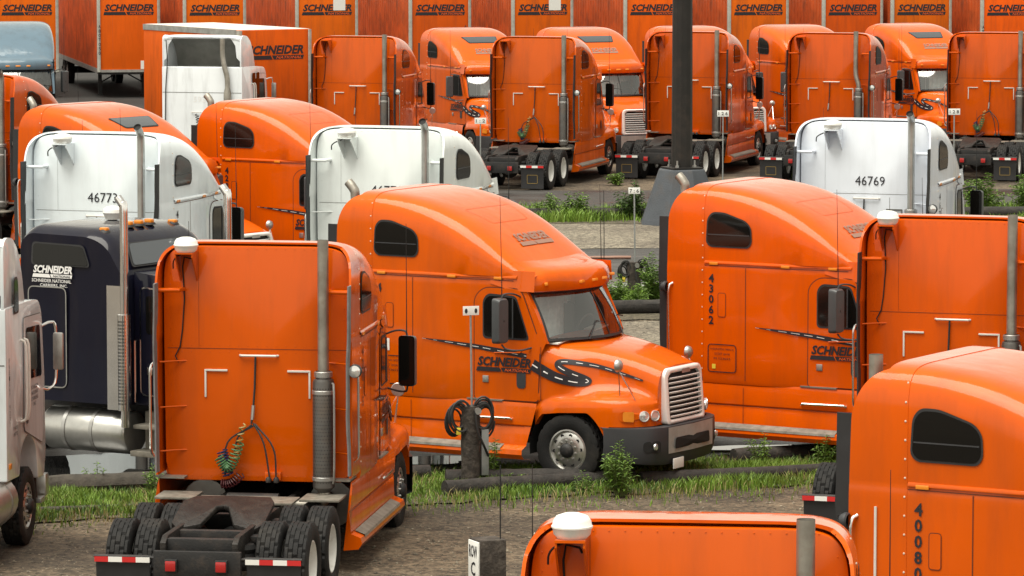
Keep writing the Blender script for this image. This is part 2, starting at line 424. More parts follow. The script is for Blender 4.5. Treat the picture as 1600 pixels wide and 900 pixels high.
def skew(x, z):
    s = min(max((x - 2.7) / .62, 0), 1); s = s * s * (3 - 2 * s)
    top = -.14 * min(max((2.97 - z) / .15, 0), 1)
    return x + s * (top + .36 * min(max((2.82 - z) / .76, 0), 1)) * min(max((z - 1.80) / .24, 0), 1)
def right(off=.006):                                # surface of the right-hand side: (x, z) -> point
    return lambda x, z: (x, -(body_y(x, z) + off), z)
def left(off=.006): return lambda x, z: (-x, (body_y(-x, z) + off), z)
def back(x=.32): return lambda u, w: (x, -u, w)

TR = Kit()
def build_tractor():
    K = TR
    # --- cab and sleeper shell
    mb = MB(); xs = [.36, .40, .57, .62, .8, 1.0, 1.2, 1.4, 1.6, 1.8, 2.0, 2.15, 2.3, 2.45, 2.6, 2.75, 2.9, 3.0, 3.1, 3.2, 3.32]; rows = []
    for x in xs:
        hsec = half_section(x, .07 if x < .58 else 0.0)
        rows.append([(skew(x, z), -y, z) for y, z in hsec] + [(skew(x, z), y, z) for y, z in hsec[-2::-1]])
    mb.grid(rows)
    n = len(rows[0]); mb.f.append(tuple(range(n)))
    body = K.part('cab_body', mb.mesh('cab_body', 'paint', smooth=30))
    # cab roof under the fairing, cowl below the screen
    # --- rear wall
    up_ = [(y, z) for y, z in half_section(.36, .045)[8:]]
    w = [(-1.05, 1.12), (1.05, 1.12), (1.14, 1.20), (1.175, 1.35)] + up_ + [(-y, z) for y, z in up_[-2::-1]] + [(-1.175, 1.35), (-1.14, 1.20)]
    K.part('rear_wall', MB().prism(w, .30, .42, 'yz').mesh('rear_wall', 'paint', bevel=.018))
    # --- side fairings that carry on behind the sleeper
    for s in (-1, 1):
        def edge(z): return 0.0 if z < 3.42 else .40 * (1 - math.sqrt(max(0, 1 - ((min(z, 4.06) - 3.42) / .645) ** 2)))
        sec = [p for p in half_section(.57, -.004, 1.22)]
        rows = []
        for t in np.linspace(0, 1, 8):
            row = []
            for y, z in sec:
                x0 = edge(z); row.append((x0 + (.63 - x0) * t, s * y, z))
            rows.append(row)
        inner = [[(x, s * max(0.0, abs(y) - .028), z - (.024 if z > 3.9 else 0)) for x, y, z in r] for r in rows]
        mb = MB(); mb.grid(rows); mb.grid(inner, flip=True); mb.grid([rows[0], inner[0]])
        mb.grid([rows[-1], inner[-1]])
        f = K.part('side_fairing', mb.mesh('side_fairing', 'paint', smooth=30))
        # rivets along the joint
        mb = MB()
        for z in np.linspace(1.35, 3.95, 15):
            y = body_y(.6, z) + .003; c = (.605, s * y, z)
            mb.lathe([(.013, 0), (.010, s * .006), (0, s * .008)], 6, 'y', c)
        K.part('rivets', mb.mesh('rivets', 'rivet', fix=False), under=f)
        for tname, mname in (('flap_black', 'black_flap'), ('flap_grey', 'grey_flap')):
            mb = MB(); rows = []
            for z in np.linspace(1.26, 3.62, 14):
                bow = .018 * math.sin(z * 2.6 + s) + .004 * math.sin(z * 9)
                yy = s * (1.225 + bow * .6); x1 = .03; x0 = -.13 + bow - (.03 if z > 2.6 else 0)
                rows.append([(x1, yy, z), (.5 * (x0 + x1), yy + s * .012, z), (x0, yy, z), (x0, yy - s * .02, z), (.5 * (x0 + x1), yy - s * .012, z), (x1, yy - s * .02, z)])
            mb.grid(rows, wrap=True); m_ = len(mb.v); mb.f += [tuple(range(6)), tuple(range(m_ - 6, m_))]
            K.part('edge_flap', mb.mesh('edge_flap_' + tname, mname), tname, under=f)
        # struts between wall and fairing, handrail
        mb = MB()
        mb.tube([(.10, s * 1.21, 3.52), (.14, s * .96, 3.52), (.31, s * .93, 3.52)], .028, 8)
        K.part('strut', mb.mesh('strut', 'paint'))
        for z in (2.62, 2.05, 1.5):
            mb = MB().tube([(.12, s * 1.21, z), (.26, s * 1.02, z), (.31, s * .90, z)], .012, 6)
            K.part('strut', mb.mesh('strut_thin', 'paint'))
        K.part('grab_handle', MB().tube(crom([(.10, s * 1.25, 2.62), (.06, s * 1.31, 2.55), (.06, s * 1.315, 2.2), (.07, s * 1.315, 1.75), (.08, s * 1.31, 1.5), (.12, s * 1.25, 1.42)], 4), .017, 8).mesh('grab_handle', 'chrome'))
    # round work lamp on the right fairing
    mb = MB().lathe([(.0, -.05), (.06, -.045), (.085, -.0), (.085, .03), (.07, .045)], 16, 'x', (-.02, -1.29, 2.56))
    l = K.part('work_lamp', mb.mesh('work_lamp', 'dark_plastic'))
    K.part('lens', MB().lathe([(.075, -.052), (.055, -.062), (0, -.066)], 16, 'x', (-.02, -1.29, 2.56)).mesh('lens', 'lamp_lens', fix=False), under=l)
    # belt strip with amber lights
    for s in (-1, 1):
        rows = []
        for x in np.linspace(.64, 3.05, 22):
            y = s * low_y(x); rows.append([(x, y - s * .01, 2.94), (x, y + s * .010, 2.944), (x, y + s * .012, 2.958), (x, y - s * .002, 2.982), (x, y - s * .03, 2.99)])
        b = K.part('belt_moulding', MB().grid(rows).mesh('belt_moulding', 'paint'))
        for x in (.80, 2.0, 2.75):
            K.part('marker_light', MB().box(x - .07, x + .07, s * (low_y(x) + .004), s * (low_y(x) + .018), 2.925, 2.965).mesh('marker_light', 'amber', bevel=.004), under=b)
    # --- seams of the panels (right and left)
    for s, fn in ((-1, right(.0035)), (1, lambda x, z: (x, body_y(x, z) + .0035, z))):
        mb = MB()
        def line(pts, wd=.006):
            for (a, c), (b, d) in zip(pts[:-1], pts[1:]):
                dx, dz = b - a, d - c; L = math.hypot(dx, dz); nx, nz = -dz / L * wd, dx / L * wd
                mb.add([fn(a - nx, c - nz), fn(b - nx, d - nz), fn(b + nx, d + nz), fn(a + nx, c + nz)], [(0, 1, 2, 3)])
        line([(1.34, 1.2), (1.34, 1.7), (1.34, 2.3), (1.34, 2.9)]); line([(.64, 2.915), (1.2, 2.915), (1.8, 2.915), (2.2, 2.915), (2.6, 2.915), (3.0, 2.915)], .005)
        K.part('panel_seam', mb.mesh('panel_seam', 'seam', fix=False, smooth=0))
        # little vent hatch
        hp = rpoly([(.88, 2.15), (1.0, 2.15), (1.0, 2.5), (.88, 2.5)], .03)
        h = K.part('vent_hatch', MB().patch(hp, (lambda x, z, s=s: (x, s * (body_y(x, z) + .008), z)), 2).mesh('vent_hatch', 'paint', fix=True))
        K.part('hatch_gap', MB().ring(hp, (lambda x, z, s=s: (x, s * (body_y(x, z) + .0065), z)), -.004, .009).mesh('hatch_gap', 'seam', fix=False), under=h)
    # --- windows of the sleeper
    wp = [(.66, 3.26), (.68, 3.62), (.76, 3.72), (.96, 3.72), (1.34, 3.60), (1.43, 3.50), (1.44, 3.27), (1.38, 3.19), (.73, 3.19)]
    wp = rpoly(wp[::-1], .07, 4)
    for s in (-1, 1):
        fo = lambda x, z, o=0.0, s=s: (x, s * (body_y(x, z) + o), z)
        fr = K.part('sleeper_window', MB().patch(wp, lambda x, z: fo(x, z, .012), 4).mesh('window_frame', 'black_flap'))
        wp2 = [(1.05 + (x - 1.05) * .94, 3.44 + (z - 3.44) * .90) for x, z in wp]
        K.part('pane', MB().patch(wp2, lambda x, z: fo(x, z, .018), 4).mesh('pane', 'dark_glass'), under=fr)
        K.part('window_bar', MB().grid([[fo(x, z, .021) for x in np.linspace(.70, 1.40, 6)] for z in (3.375, 3.39)]).mesh('window_bar', 'dark_plastic'), under=fr)
    # --- doors
    dp = rpoly([(2.37, 1.18), (3.40, 1.18), (3.43, 1.95), (3.40, 2.1), (3.12, 2.80), (2.52, 2.80), (2.37, 2.66)], [.05, .05, .05, .1, .12, .15, .12], 4)
    for s in (-1, 1):
        ysk = lambda x, z, o, s=s: (x, s * (low_y(x if z > 2.05 else x) + o), z)
        d = K.part('door', MB().patch(dp, lambda x, z: ysk(x, z, .012), 3).mesh('door', 'paint'))
        K.part('door_gap', MB().ring(dp, lambda x, z: ysk(x, z, .0085), -.004, .015).mesh('door_gap', 'seam', fix=False), under=d)
        gp = rpoly([(2.50, 2.06), (3.27, 2.06), (3.05, 2.70), (2.58, 2.72), (2.50, 2.62)], .07, 4)
        g = K.part('window_frame', MB().patch(gp, lambda x, z: ysk(x, z, .018), 3).mesh('door_window_frame', 'black_flap'), under=d)
        g2 = [(2.84 + (x - 2.84) * .93, 2.38 + (z - 2.38) * .90) for x, z in gp]
        K.part('pane', MB().patch(g2, lambda x, z: ysk(x, z, .024), 3).mesh('door_pane', 'dark_glass'), under=d)
        K.part('vent_post', MB().box(2.99, 3.01, s * 1.15, s * 1.175, 2.08, 2.66).mesh('vent_post', 'dark_plastic'), under=d)
        hp = rpoly([(3.06, 1.36), (3.21, 1.36), (3.21, 1.62), (3.06, 1.62)], .06, 4)
        K.part('handle', MB().patch(hp, lambda x, z: ysk(x, z, .022), 2).mesh('door_handle', 'dark_plastic'), under=d)
        K.part('lower_handle', MB().box(2.50, 2.60, s * (1.17), s * 1.19, 1.42, 1.52).mesh('lock_plate', 'steel', bevel=.008), under=d)
        K.part('grip', MB().tube([(2.70, s * 1.165, 1.86), (2.70, s * 1.19, 1.86), (3.12, s * 1.16, 1.88), (3.14, s * 1.14, 1.92)], .010, 6).mesh('door_grip', 'paint'), under=d)
    # --- visor over the screen
    rows = []
    for t in np.linspace(-1, 1, 25):
        y = t * 1.09; xc = 3.70 - .38 * t * t; dr = .10 * max(0, abs(t) - .8) / .2
        rows.append([(2.98 - .08 * t * t, y * .985, roof_at(2.98 - .08 * t * t, y * .93) - .012), (xc - .36, y, 3.10 - dr * .6), (xc - .13, y, 3.065 - dr * .6), (xc - .05, y, 3.02 - dr * .5), (xc - .01, y, 2.93 - dr * .3), (xc, y, 2.82), (xc - .02, y, 2.765), (xc - .08, y, 2.745), (xc - .30, y * .98, 2.76)])
    v = K.part('visor', MB().grid(rows).mesh('visor', 'paint', smooth=50))
    for y in (-.92, -.30, 0, .30, .92):
        t = y / 1.09; xc = 3.70 - .38 * t * t
        M = Matrix.Translation((xc - .008, y, 2.875)) @ Matrix.Rotation(-math.atan(.7 * t), 4, 'Z') @ Matrix.Rotation(R(-12), 4, 'Y')
        K.part('roof_light', MB().box(-.03, .02, -.075, .075, -.022, .022, M).mesh('roof_light', 'amber', bevel=.012), under=v)
    for s in (-1, 1):   # cheeks between roof and visor
        rows = []
        for z in np.linspace(2.765, 3.06, 6):
            rows.append([(x, s * (low_y(x) + .012 - (z - 2.765) * .12), z + .10 * max(0, (3.0 - x) / .38) * (1 - (z - 2.765) / .295)) for x in np.linspace(2.62, 3.34, 8)])
        K.part('roof_cheek', MB().grid(rows).mesh('roof_cheek', 'paint'))
    # --- windscreen
    def ws(t, u):
        z = 2.06 + (2.79 - 2.06) * u; hw = 1.075 - .05 * u
        return (3.96 - .44 * t * t - (.40 - .04 * t * t) * u + .03 * math.sin(u * math.pi), hw * t, z)
    g = K.part('windscreen', MB().grid([[ws(t, u) for t in np.linspace(-1, 1, 21)] for u in np.linspace(0, 1, 6)]).mesh('windscreen', 'windscreen', fix=False))
    mb = MB(); o = .006
    def strip(fa, wdt):
        mb.grid([[(p[0] + o, p[1], p[2]) for p in (fa(k, 0) for k in np.linspace(0, 1, 21))], [(p[0] + o, p[1], p[2]) for p in (fa(k, wdt) for k in np.linspace(0, 1, 21))]])
    strip(lambda k, w_: ws(-1 + 2 * k, w_), .05); strip(lambda k, w_: ws(-1 + 2 * k, 1 - w_), .10)
    strip(lambda k, w_: ws(-1 + w_, k), .035); strip(lambda k, w_: ws(1 - w_, k), .035); strip(lambda k, w_: ws(-.012 + w_, k), .024)
    K.part('gasket', mb.mesh('gasket', 'black_flap'), under=g)
    for yy in (-.5, .45):
        K.part('wiper', MB().tube([(4.0 - .4 * yy * yy, yy, 2.06), (3.86 - .4 * (yy + .3) ** 2, yy + .28, 2.30), (3.87 - .4 * (yy + .35) ** 2, yy + .52, 2.26)], .01, 5).mesh('wiper', 'black_flap'), under=g)
    for s in (-1, 1):   # pillars beside the screen
        rows = []
        for u in np.linspace(-.05, 1.0, 8):
            p = ws(s, u); z = p[2]; bx = skew(3.32, z); by = s * (low_y(3.32))
            rows.append([(bx - .05, by + s * .004, z), (bx + .01, by - s * .01, z), (p[0] + .012, p[1], z), (p[0] + .014, p[1] - s * .03, z)])
        K.part('screen_pillar', MB().grid(rows).mesh('screen_pillar', 'paint'))
    # cab interior seen through the glass
    K.part('cab_lining', MB().add([(x, y, z) for x in (2.3, 3.18) for y in (-1.06, 1.06) for z in (1.5, 2.80)], [(0, 1, 3, 2), (0, 4, 5, 1), (2, 3, 7, 6), (0, 2, 6, 4)]).mesh('cab_lining', 'interior', fix=False, smooth=0))
    rows = [[(3.0 - .25 * abs(y) + .03 * math.sin(y * 34), y, z) for y in np.linspace(-1.04, 1.04, 60)] for z in (1.9, 2.84)]
    K.part('curtain', MB().grid(rows).mesh('curtain', 'curtain', fix=False))
    K.part('dashboard', MB().prism([(3.15, 1.55), (3.8, 1.55), (3.72, 2.02), (3.5, 2.07), (3.2, 1.98)], -.66, .66).mesh('dashboard', 'interior', bevel=.02))
    for yy in (-.55, .55):
        K.part('seat', MB().box(2.72, 2.9, yy - .27, yy + .27, 1.5, 2.45).mesh('cab_seat', 'interior', bevel=.06))
    K.part('steering_wheel', MB().tube([(3.2 + .08 * math.sin(a), .55 + .23 * math.cos(a), 2.1 + .2 * math.sin(a)) for a in np.linspace(0, 2 * math.pi, 20)], .017, 6).mesh('steering_wheel', 'interior'))
    for y0, x0 in ((-.56, 3.56), (.50, 3.58)):
        K.part('paper', MB().box(x0 - .1, x0 + .1, y0 - .22, y0 + .16, 2.105, 2.125, Matrix.Rotation(R(6), 4, 'X')).mesh('paper', 'paper'), 'paper')
    # --- hood with fenders
    zc = smooth_curve([3.36, 3.7, 4.2, 4.7, 5.0, 5.17, 5.24], [2.10, 2.055, 1.985, 1.87, 1.77, 1.70, 1.64])
    def ht(x): return interp(x, [3.36, 3.6, 3.9, 4.3, 4.8, 5.24], [1.07, 1.02, .93, .80, .66, .57])
    def fy(x): return interp(x, [3.36, 3.45, 3.7, 4.45, 4.65, 4.8, 4.9, 5.0, 5.08, 5.14], [1.135, 1.17, 1.215, 1.225, 1.20, 1.14, 1.08, .97, .84, .66])
    def zf(x): return interp(x, [3.36, 3.5, 3.8, 4.3, 4.8, 5.24], [1.20, 1.24, 1.28, 1.31, 1.30, 1.22])
    AX = 3.93
    def zbot(x):
        d = abs(x - AX)
        if d < .655: return .515 + math.sqrt(.66 ** 2 - d * d) if d < .65 else .6
        return .90 if x > AX else .62
    def hsec(x):
        z0 = zc(x); h = ht(x); f = fy(x); q = zf(x); e = min(max((x - 3.5) / .7, 0), 1)
        side_in = (1 - e) * (1.12 - h) + e * .07
        pts = [(0, z0), (.3 * h, z0 - .004), (.62 * h, z0 - .018), (.86 * h, z0 - .055), (h, z0 - .13), (h + side_in * .7, z0 - .26), (h + side_in, z0 - .40 if e > .5 else z0 - .45)]
        a = pts[-1]; b = (max(f - .13, a[0] + .01), q)
        pts += [(a[0] * .72 + b[0] * .28, a[1] * .45 + b[1] * .55), b, (f - .045, q - .05), (f - .008, q - .14), (f, q - .22)]
        c = crom([(p[0], p[1], 0) for p in pts], 3); c = [(p.x, p.y) for p in c]
        zb_ = min(zbot(x), c[-1][1] - .005)
        c.append((f, (c[-1][1] + zb_) / 2)); c.append((f, zb_)); c.append((f - .03, zb_)); c.append((f - .10, zb_ - .0))
        return c
    global hood_y
    def hood_y(x, z):
        c = hsec(x)
        for (y0, z0), (y1, z1) in zip(c[:-1], c[1:]):
            if z1 <= z <= z0 and z0 > z1: return y0 + (y1 - y0) * (z0 - z) / (z0 - z1)
        return fy(x)
    xs = sorted(set([3.36, 3.4, 3.45, 3.5] + list(np.round(np.linspace(AX - .648, AX + .648, 27), 3)) + [4.62, 4.68, 4.74, 4.8, 4.86, 4.92, 4.98, 5.04, 5.09, 5.12]))
    xs = [x for x in xs if x >= 3.36]
    rows = []
    for x in xs:
        c = hsec(x); nose = .10 * min(max((x - 4.9) / .34, 0), 1)
        rows.append([(x, -y, z) for y, z in c[::-1]] + [(x, y, z) for y, z in c[1:]])
    mb = MB().grid(rows); n = len(rows[0]); o = len(mb.v) - n; mb.f.append(tuple(o + k for k in range(n)))
    hd = K.part('hood', mb.mesh('hood', 'paint', smooth=38))
    for s in (-1, 1):
        K.part('panel_gap', MB().grid([[(x, s * (low_y(3.36) + .02), z) for z in np.linspace(1.2, 1.98, 4)] for x in (3.45, 3.46)]).mesh('panel_gap', 'seam', fix=False), under=hd)
        # inner wheel housing
        rows = [[(AX + .67 * math.cos(a), s * y, .515 + .67 * math.sin(a)) for a in np.linspace(-.15, math.pi + .15, 20)] for y in (.55, 1.13)]
        K.part('wheel_housing', MB().grid(rows).mesh('wheel_housing', 'black_flap', fix=False))
    # side intake grille at the rear of the hood side, logo plate on the nose
    # --- radiator grille
    def gp(u, w, o=0.0):                      # u across, w up the sloping face
        return (5.25 - .06 * w / .8 + o - .03 * (u / .6) ** 2, u, .90 + w)
    out = rpoly([(-.56, 0), (.56, 0), (.55, .72), (.47, .80), (-.47, .80), (-.55, .72)], .06, 4)
    inn = [(u * .86, .06 + w * .84) for u, w in out]
    mb = MB(); mb.grid([[gp(*p, -.10) for p in out], [gp(*p, .0) for p in out], [gp(*(Vector(a) * .5 + Vector(b) * .5), .018) for a, b in zip(out, inn)], [gp(*p, .0) for p in inn], [gp(*p, -.05) for p in inn]], wrap=True)
    gr = K.part('grille_surround', mb.mesh('grille_surround', 'bright_metal', smooth=60))
    K.part('grille_backing', MB().patch(inn, lambda u, w: gp(u, w, -.045), 2).mesh('grille_backing', 'soot'), under=gr)
    for k in range(9):
        w_ = .105 + k * .068
        ww = .475 if k < 8 else .44
        mb = MB(); rows = []
        for u in np.linspace(-ww, ww, 7):
            rows.append([gp(u, w_ - .02, -.02), gp(u, w_ + .008, .010), gp(u, w_ + .016, .004), gp(u, w_ - .008, -.034)])
        mb.grid(rows, wrap=True); K.part('grille_bar', mb.mesh('grille_bar', 'bright_metal'), under=gr)
    K.part('nose_badge', MB().patch(rpoly([(-.13, .71), (.13, .71), (.11, .77), (-.11, .77)], .02), lambda u, w: gp(u, w, .024), 1).mesh('nose_badge', 'steel'), under=gr)
    # --- headlamps
    for s in (-1, 1):
        def hp_(u, w, o=0.0):                 # around the rounded corner: u 0 at inside .. 1 at outside
            y = .60 + u * .56; x = interp(y, [.6, .72, .84, .97, 1.08, 1.14, 1.19], [5.15, 5.13, 5.085, 5.005, 4.905, 4.81, 4.69]); 
            return (x + o, s * (y + o * .55), .955 + w)
        pl = rpoly([(0, .0), (1, .02), (1, .17), (.05, .19)], .06, 3)
        hl = K.part('headlamp_panel', MB().patch(pl, lambda u, w: hp_(u, w, .008), 3).mesh('headlamp_panel', 'paint'))
        for u in (.27, .57):
            c = Vector(hp_(u, .095, .006)); nrm = Vector((1, s * (.25 + .9 * u), .05)).normalized()
            mb = MB(); Q = nrm.to_track_quat('Z', 'Y').to_matrix().to_4x4(); 
            mb.lathe([(.078, -.03), (.078, .018), (.068, .022), (.064, .010), (.05, .012), (0, .016)], 18); mb.v = [tuple(Matrix.Translation(c) @ Q @ Vector(p)) for p in mb.v]
            K.part('headlight', mb.mesh('headlight', 'lamp_lens'), under=hl)
        K.part('turn_signal', MB().patch(rpoly([(.80, .02), (.97, .03), (.97, .17), (.80, .17)], .03, 3), lambda u, w: hp_(u, w, .022), 2).mesh('turn_signal', 'amber'), under=hl)
    # --- bumper
    def bx(y): 
        a = abs(y); return interp(a, [0, .7, .95, 1.1, 1.2, 1.255], [5.33, 5.285, 5.18, 5.02, 4.80, 4.56])
    ys = [-1.255, -1.2, -1.15, -1.1, -1.02, -.95, -.85, -.7, -.5, -.25, 0, .25, .5, .7, .85, .95, 1.02, 1.1, 1.15, 1.2, 1.255]
    rows = []
    for y in ys:
        x = bx(y); k = abs(y) / 1.255; lift = .08 * k ** 3
        rows.append([(x - .12, y * .96, .895), (x - .01, y, .885), (x, y, .84), (x + .005, y, .62), (x - .015, y, .40 + lift), (x - .05, y, .33 + lift), (x - .14, y * .96, .31 + lift)])
    bp = K.part('bumper', MB().grid(rows).mesh('bumper', 'dark_plastic', smooth=50))
    rows = [[(bx(y) + .012, y, z) for z in (.875, .76, .62, .50)] for y in np.linspace(-.66, .66, 15)]
    K.part('bumper_plate', MB().grid(rows).mesh('bumper_plate', 'bumper_grey'), under=bp)
    op = rpoly([(-.52, .56), (.52, .56), (.5, .72), (-.5, .72)], .04)
    K.part('air_opening', MB().patch(op, lambda u, w: (bx(u) + .034, u, w), 4).mesh('air_opening', 'soot'), under=bp)
    for s in (-1, 1):
        fp = rpoly([(.80, .52), (1.04, .54), (1.04, .70), (.80, .70)], .06)
        K.part('fog_recess', MB().patch(fp, lambda u, w: (bx(u) + .012, s * u, w), 3).mesh('fog_recess', 'soot'), under=bp)
        K.part('fog_lamp', MB().lathe([(.05, 0), (.045, .02), (0, .025)], 12, 'x', (bx(.9) + .015, s * .9, .62)).mesh('fog_lamp', 'lamp_lens'), under=bp)
    K.part('licence_plate', MB().box(5.31, 5.325, -.55, -.25, .27, .42).mesh('licence_plate', 'sign_white', bevel=.004), under=bp)
    # --- fender mirrors on tripods
    for s in (-1, 1):
        b0 = Vector((4.80, s * .93, 1.33)); top = Vector((4.69, s * 1.04, 1.70))
        mb = MB()
        for dx, dy in ((-.12, .05), (.12, .03), (.02, -.16)):
            q = (b0.x + dx, b0.y + s * dy); mb.tube([(q[0], q[1], 1.28), tuple(top)], .008, 5)
        t_ = K.part('fender_mirror', mb.mesh('fender_mirror', 'chrome'))
        c = top + Vector((0, 0, .07))
        mb = MB().lathe([(0, .06), (.05, .05), (.085, .02), (.095, -.02), (.088, -.028), (0, -.03)], 18, 'x', tuple(c))
        K.part('mirror_dish', mb.mesh('mirror_dish', 'steel'), under=t_)
    # --- door mirrors with whip aerials
    for s in (-1, 1):
        mb = MB(); mb2 = MB()
        mb.tube(crom([(3.12, s * 1.12, 2.68), (3.08, s * 1.28, 2.74), (3.0, s * 1.42, 2.74), (2.98, s * 1.45, 2.66)], 4), .014, 6)
        mb2.tube(crom([(3.30, s * 1.12, 1.96), (3.2, s * 1.30, 1.93), (3.05, s * 1.42, 1.95), (2.98, s * 1.45, 2.02)], 4), .014, 6)
        K.part('mirror_arm', mb.mesh('mirror_arm', 'dark_plastic')); K.part('mirror_arm', mb2.mesh('mirror_arm_low', 'dark_plastic'))
        M = Matrix.Translation((2.96, s * 1.46, 2.36)) @ Matrix.Rotation(s * R(14), 4, 'Z')
        sh = rpoly([(-.115, -.33), (.115, -.33), (.115, .33), (-.115, .33)], .05, 4)
        mb = MB(); mb.grid([[M @ Vector((x, u * k, w * k2)) for u, w in sh] for x, k, k2 in ((-.05, 1, 1), (.03, .98, .99), (.08, .8, .93), (.085, .05, .05))], wrap=True)
        m_ = K.part('mirror', mb.mesh('mirror_shell', 'mirror_shell'))
        mb = MB(); sh2 = [(u * .9, w * .95) for u, w in sh]; mb.add([M @ Vector((-.052, u, w)) for u, w in sh2], [tuple(range(len(sh2)))])
        K.part('mirror_glass', mb.mesh('mirror_glass', 'dark_glass', fix=False), under=m_)
        K.part('whip_aerial', MB().tube([(2.98, s * 1.44, 2.70), (2.98, s * 1.44, 2.9), (2.95, s * 1.44, 4.15)], [.009, .007, .003], 5).mesh('whip_aerial', 'soot'))
    # --- skirts below the cab with steps
    def skx(z): return AX - math.sqrt(max(.66 ** 2 - (z - .515) ** 2, .0)) - .01
    prof = [(1.215, 1.16), (1.235, 1.10), (1.235, .84), (1.215, .82), (1.225, .80), (1.245, .54), (1.37, .49), (1.385, .42), (1.34, .35), (1.15, .33)]
    for s in (-1, 1):
        rows = []
        for t in np.linspace(0, 1, 24):
            row = []
            for y, z in prof:
                x0 = -.10 + (.18 if z > 1.0 else 0); x1 = min(skx(z), 3.42); x = x0 + (x1 - x0) * t
                row.append((x, s * (y - .02 * t), z))
            rows.append(row)
        mb = MB().grid(rows)
        mb.f.append(tuple(range(len(prof))))
        sk = K.part('side_skirt', mb.mesh('side_skirt', 'paint', smooth=30))
        for x0, x1, z, y0, y1 in ((.15, 2.9, .505, 1.235, 1.30), (2.25, 2.85, 1.172, 1.12, 1.22), (.1, .55, 1.172, .9, 1.2)):
            mb = MB()
            if z < 1: 
                mb.add([(x0, s * 1.25, .552), (x1, s * 1.238, .552), (x1, s * 1.355, .503), (x0, s * 1.375, .503), (x0, s * 1.385, .47), (x1, s * 1.365, .47)], [(0, 1, 2, 3), (3, 2, 5, 4)])
            else: mb.box(x0, x1, s * y0, s * y1, z - .01, z + .01)
            K.part('step_tread', mb.mesh('step_tread', 'tread_plate', fix=True), under=sk)
        K.part('step_edge', MB().tube([(2.28, s * 1.238, .90), (2.3, s * 1.256, .915), (3.0, s * 1.25, .925), (3.02, s * 1.23, .91)], .018, 6).mesh('step_edge', 'chrome'), under=sk)
        mb = MB()
        for z in (.815,):
            mb.grid([[(x, s * (1.238 - .02 * x / 3.3), z_) for x in np.linspace(0, 3.22, 6)] for z_ in (.813, .822)])
        mb.grid([[(x, s * 1.2385, z_) for z_ in (.52, .8, 1.1)] for x in (1.30, 1.308)])
        K.part('panel_seam', mb.mesh('skirt_seam', 'seam', fix=False), under=sk)
    # --- chassis
    for s in (-1, 1):
        mb = MB(); y = s * .43
        mb.prism([(-3.25, .70), (-3.1, .66), (4.6, .66), (4.6, .95), (-3.1, .95), (-3.25, .88)], y - .035, y + .035)
        K.part('frame_rail', mb.mesh('frame_rail', 'grease', bevel=.008))
    for x in (-3.1, -2.45, -1.1, .2):
        K.part('cross_member', MB().box(x - .06, x + .06, -.395, .395, .72, .92).mesh('cross_member', 'chassis', bevel=.01))
    K.part('engine_block', MB().box(2.6, 4.7, -.38, .38, .6, 1.12).mesh('engine_block', 'chassis', bevel=.03))
    K.part('transmission', MB().tube([(-2.3, 0, .60), (-1.0, 0, .64), (2.6, 0, .76)], [.07, .09, .16], 10).mesh('transmission', 'chassis'))
    for x in (-1.1, -2.4):
        mb = MB().tube([(x, -1.05, .515), (x, 1.05, .515)], .09, 10); mb.lathe([(0, -.22), (.14, -.2), (.24, -.08), (.25, .05), (.16, .2), (0, .22)], 14, 'x', (x, 0, .54))
        K.part('axle', mb.mesh('drive_axle', 'chassis'))
        for s in (-1, 1):
            K.part('air_spring', MB().lathe([(.0, .60), (.13, .60), (.15, .66), (.13, .70), (.15, .75), (.12, .80), (0, .80)], 14, 'z', (x - .3, s * .43, 0)).mesh('air_spring', 'rubber'))
            K.part('mud_wing', MB().box(x - .1, x + .1, s * .46, s * .58, .78, .86).mesh('spring_hanger', 'chassis', bevel=.01))
            add_wheel(K, x, s * 1.07, 'drive'); add_wheel(K, x, s * .73, 'drive')
    K.part('axle', MB().tube([(AX, -1.0, .5), (AX, 1.0, .5)], .07, 8).mesh('steer_axle', 'chassis'))
    for s in (-1, 1): add_wheel(K, AX, s * 1.06, 'steer')
    # fifth wheel: plate with throat that opens to the rear
    pl = [(-2.20, .20), (-2.30, .46), (-2.18, .56), (-1.5, .56), (-1.2, .46), (-1.15, 0), (-1.2, -.46), (-1.5, -.56), (-2.18, -.56), (-2.30, -.46), (-2.20, -.20), (-1.85, -.07), (-1.76, 0), (-1.85, .07)]
    mb = MB().prism(pl, 1.06, 1.12, 'xy'); mb.v = [(x, y, z - (max(0, -1.85 - x)) * .40 + .05 * (x + 1.7)) for x, y, z in mb.v]
    fw = K.part('fifth_wheel', mb.mesh('fifth_wheel', 'grease', bevel=.012))
    mb = MB(); 
    for s in (-1, 1): mb.prism([(-2.05, .93), (-1.4, .93), (-1.5, 1.02), (-1.9, 1.0)], s * .40 - .06, s * .40 + .06)
    K.part('mount_bracket', mb.mesh('mount_bracket', 'chassis', bevel=.008), under=fw)
    K.part('deck_plate', MB().box(-.72, -.16, -.62, .62, .97, 1.0).mesh('deck_plate', 'tread_plate', bevel=.006))
    for s in (-1, 1): K.part('deck_plate', MB().box(-.45, .10, s * .66, s * 1.16, .98, 1.01).mesh('deck_step', 'tread_plate', bevel=.006))
    K.part('air_tank', MB().tube([(-.1, -.75, .78), (.9, -.75, .78)], .15, 14).mesh('air_tank', 'chassis'))
    K.part('air_tank', MB().tube([(.1, .35, .88), (.1, -.3, .88)], .12, 14).mesh('air_tank_cross', 'chassis'))
    K.part('fuel_tank', MB().tube([(.9, .8, .75), (2.6, .8, .75)], .30, 18).mesh('fuel_tank_inner', 'steel'))
    K.part('fuel_tank', MB().tube([(1.0, -.8, .75), (2.6, -.8, .75)], .30, 18).mesh('fuel_tank_inner_r', 'steel'))
    # --- tail: light bar, mud flaps with tape
    K.part('tail_beam', MB().box(-3.36, -3.28, -.52, .52, .50, .80).mesh('tail_beam', 'chassis', bevel=.01))
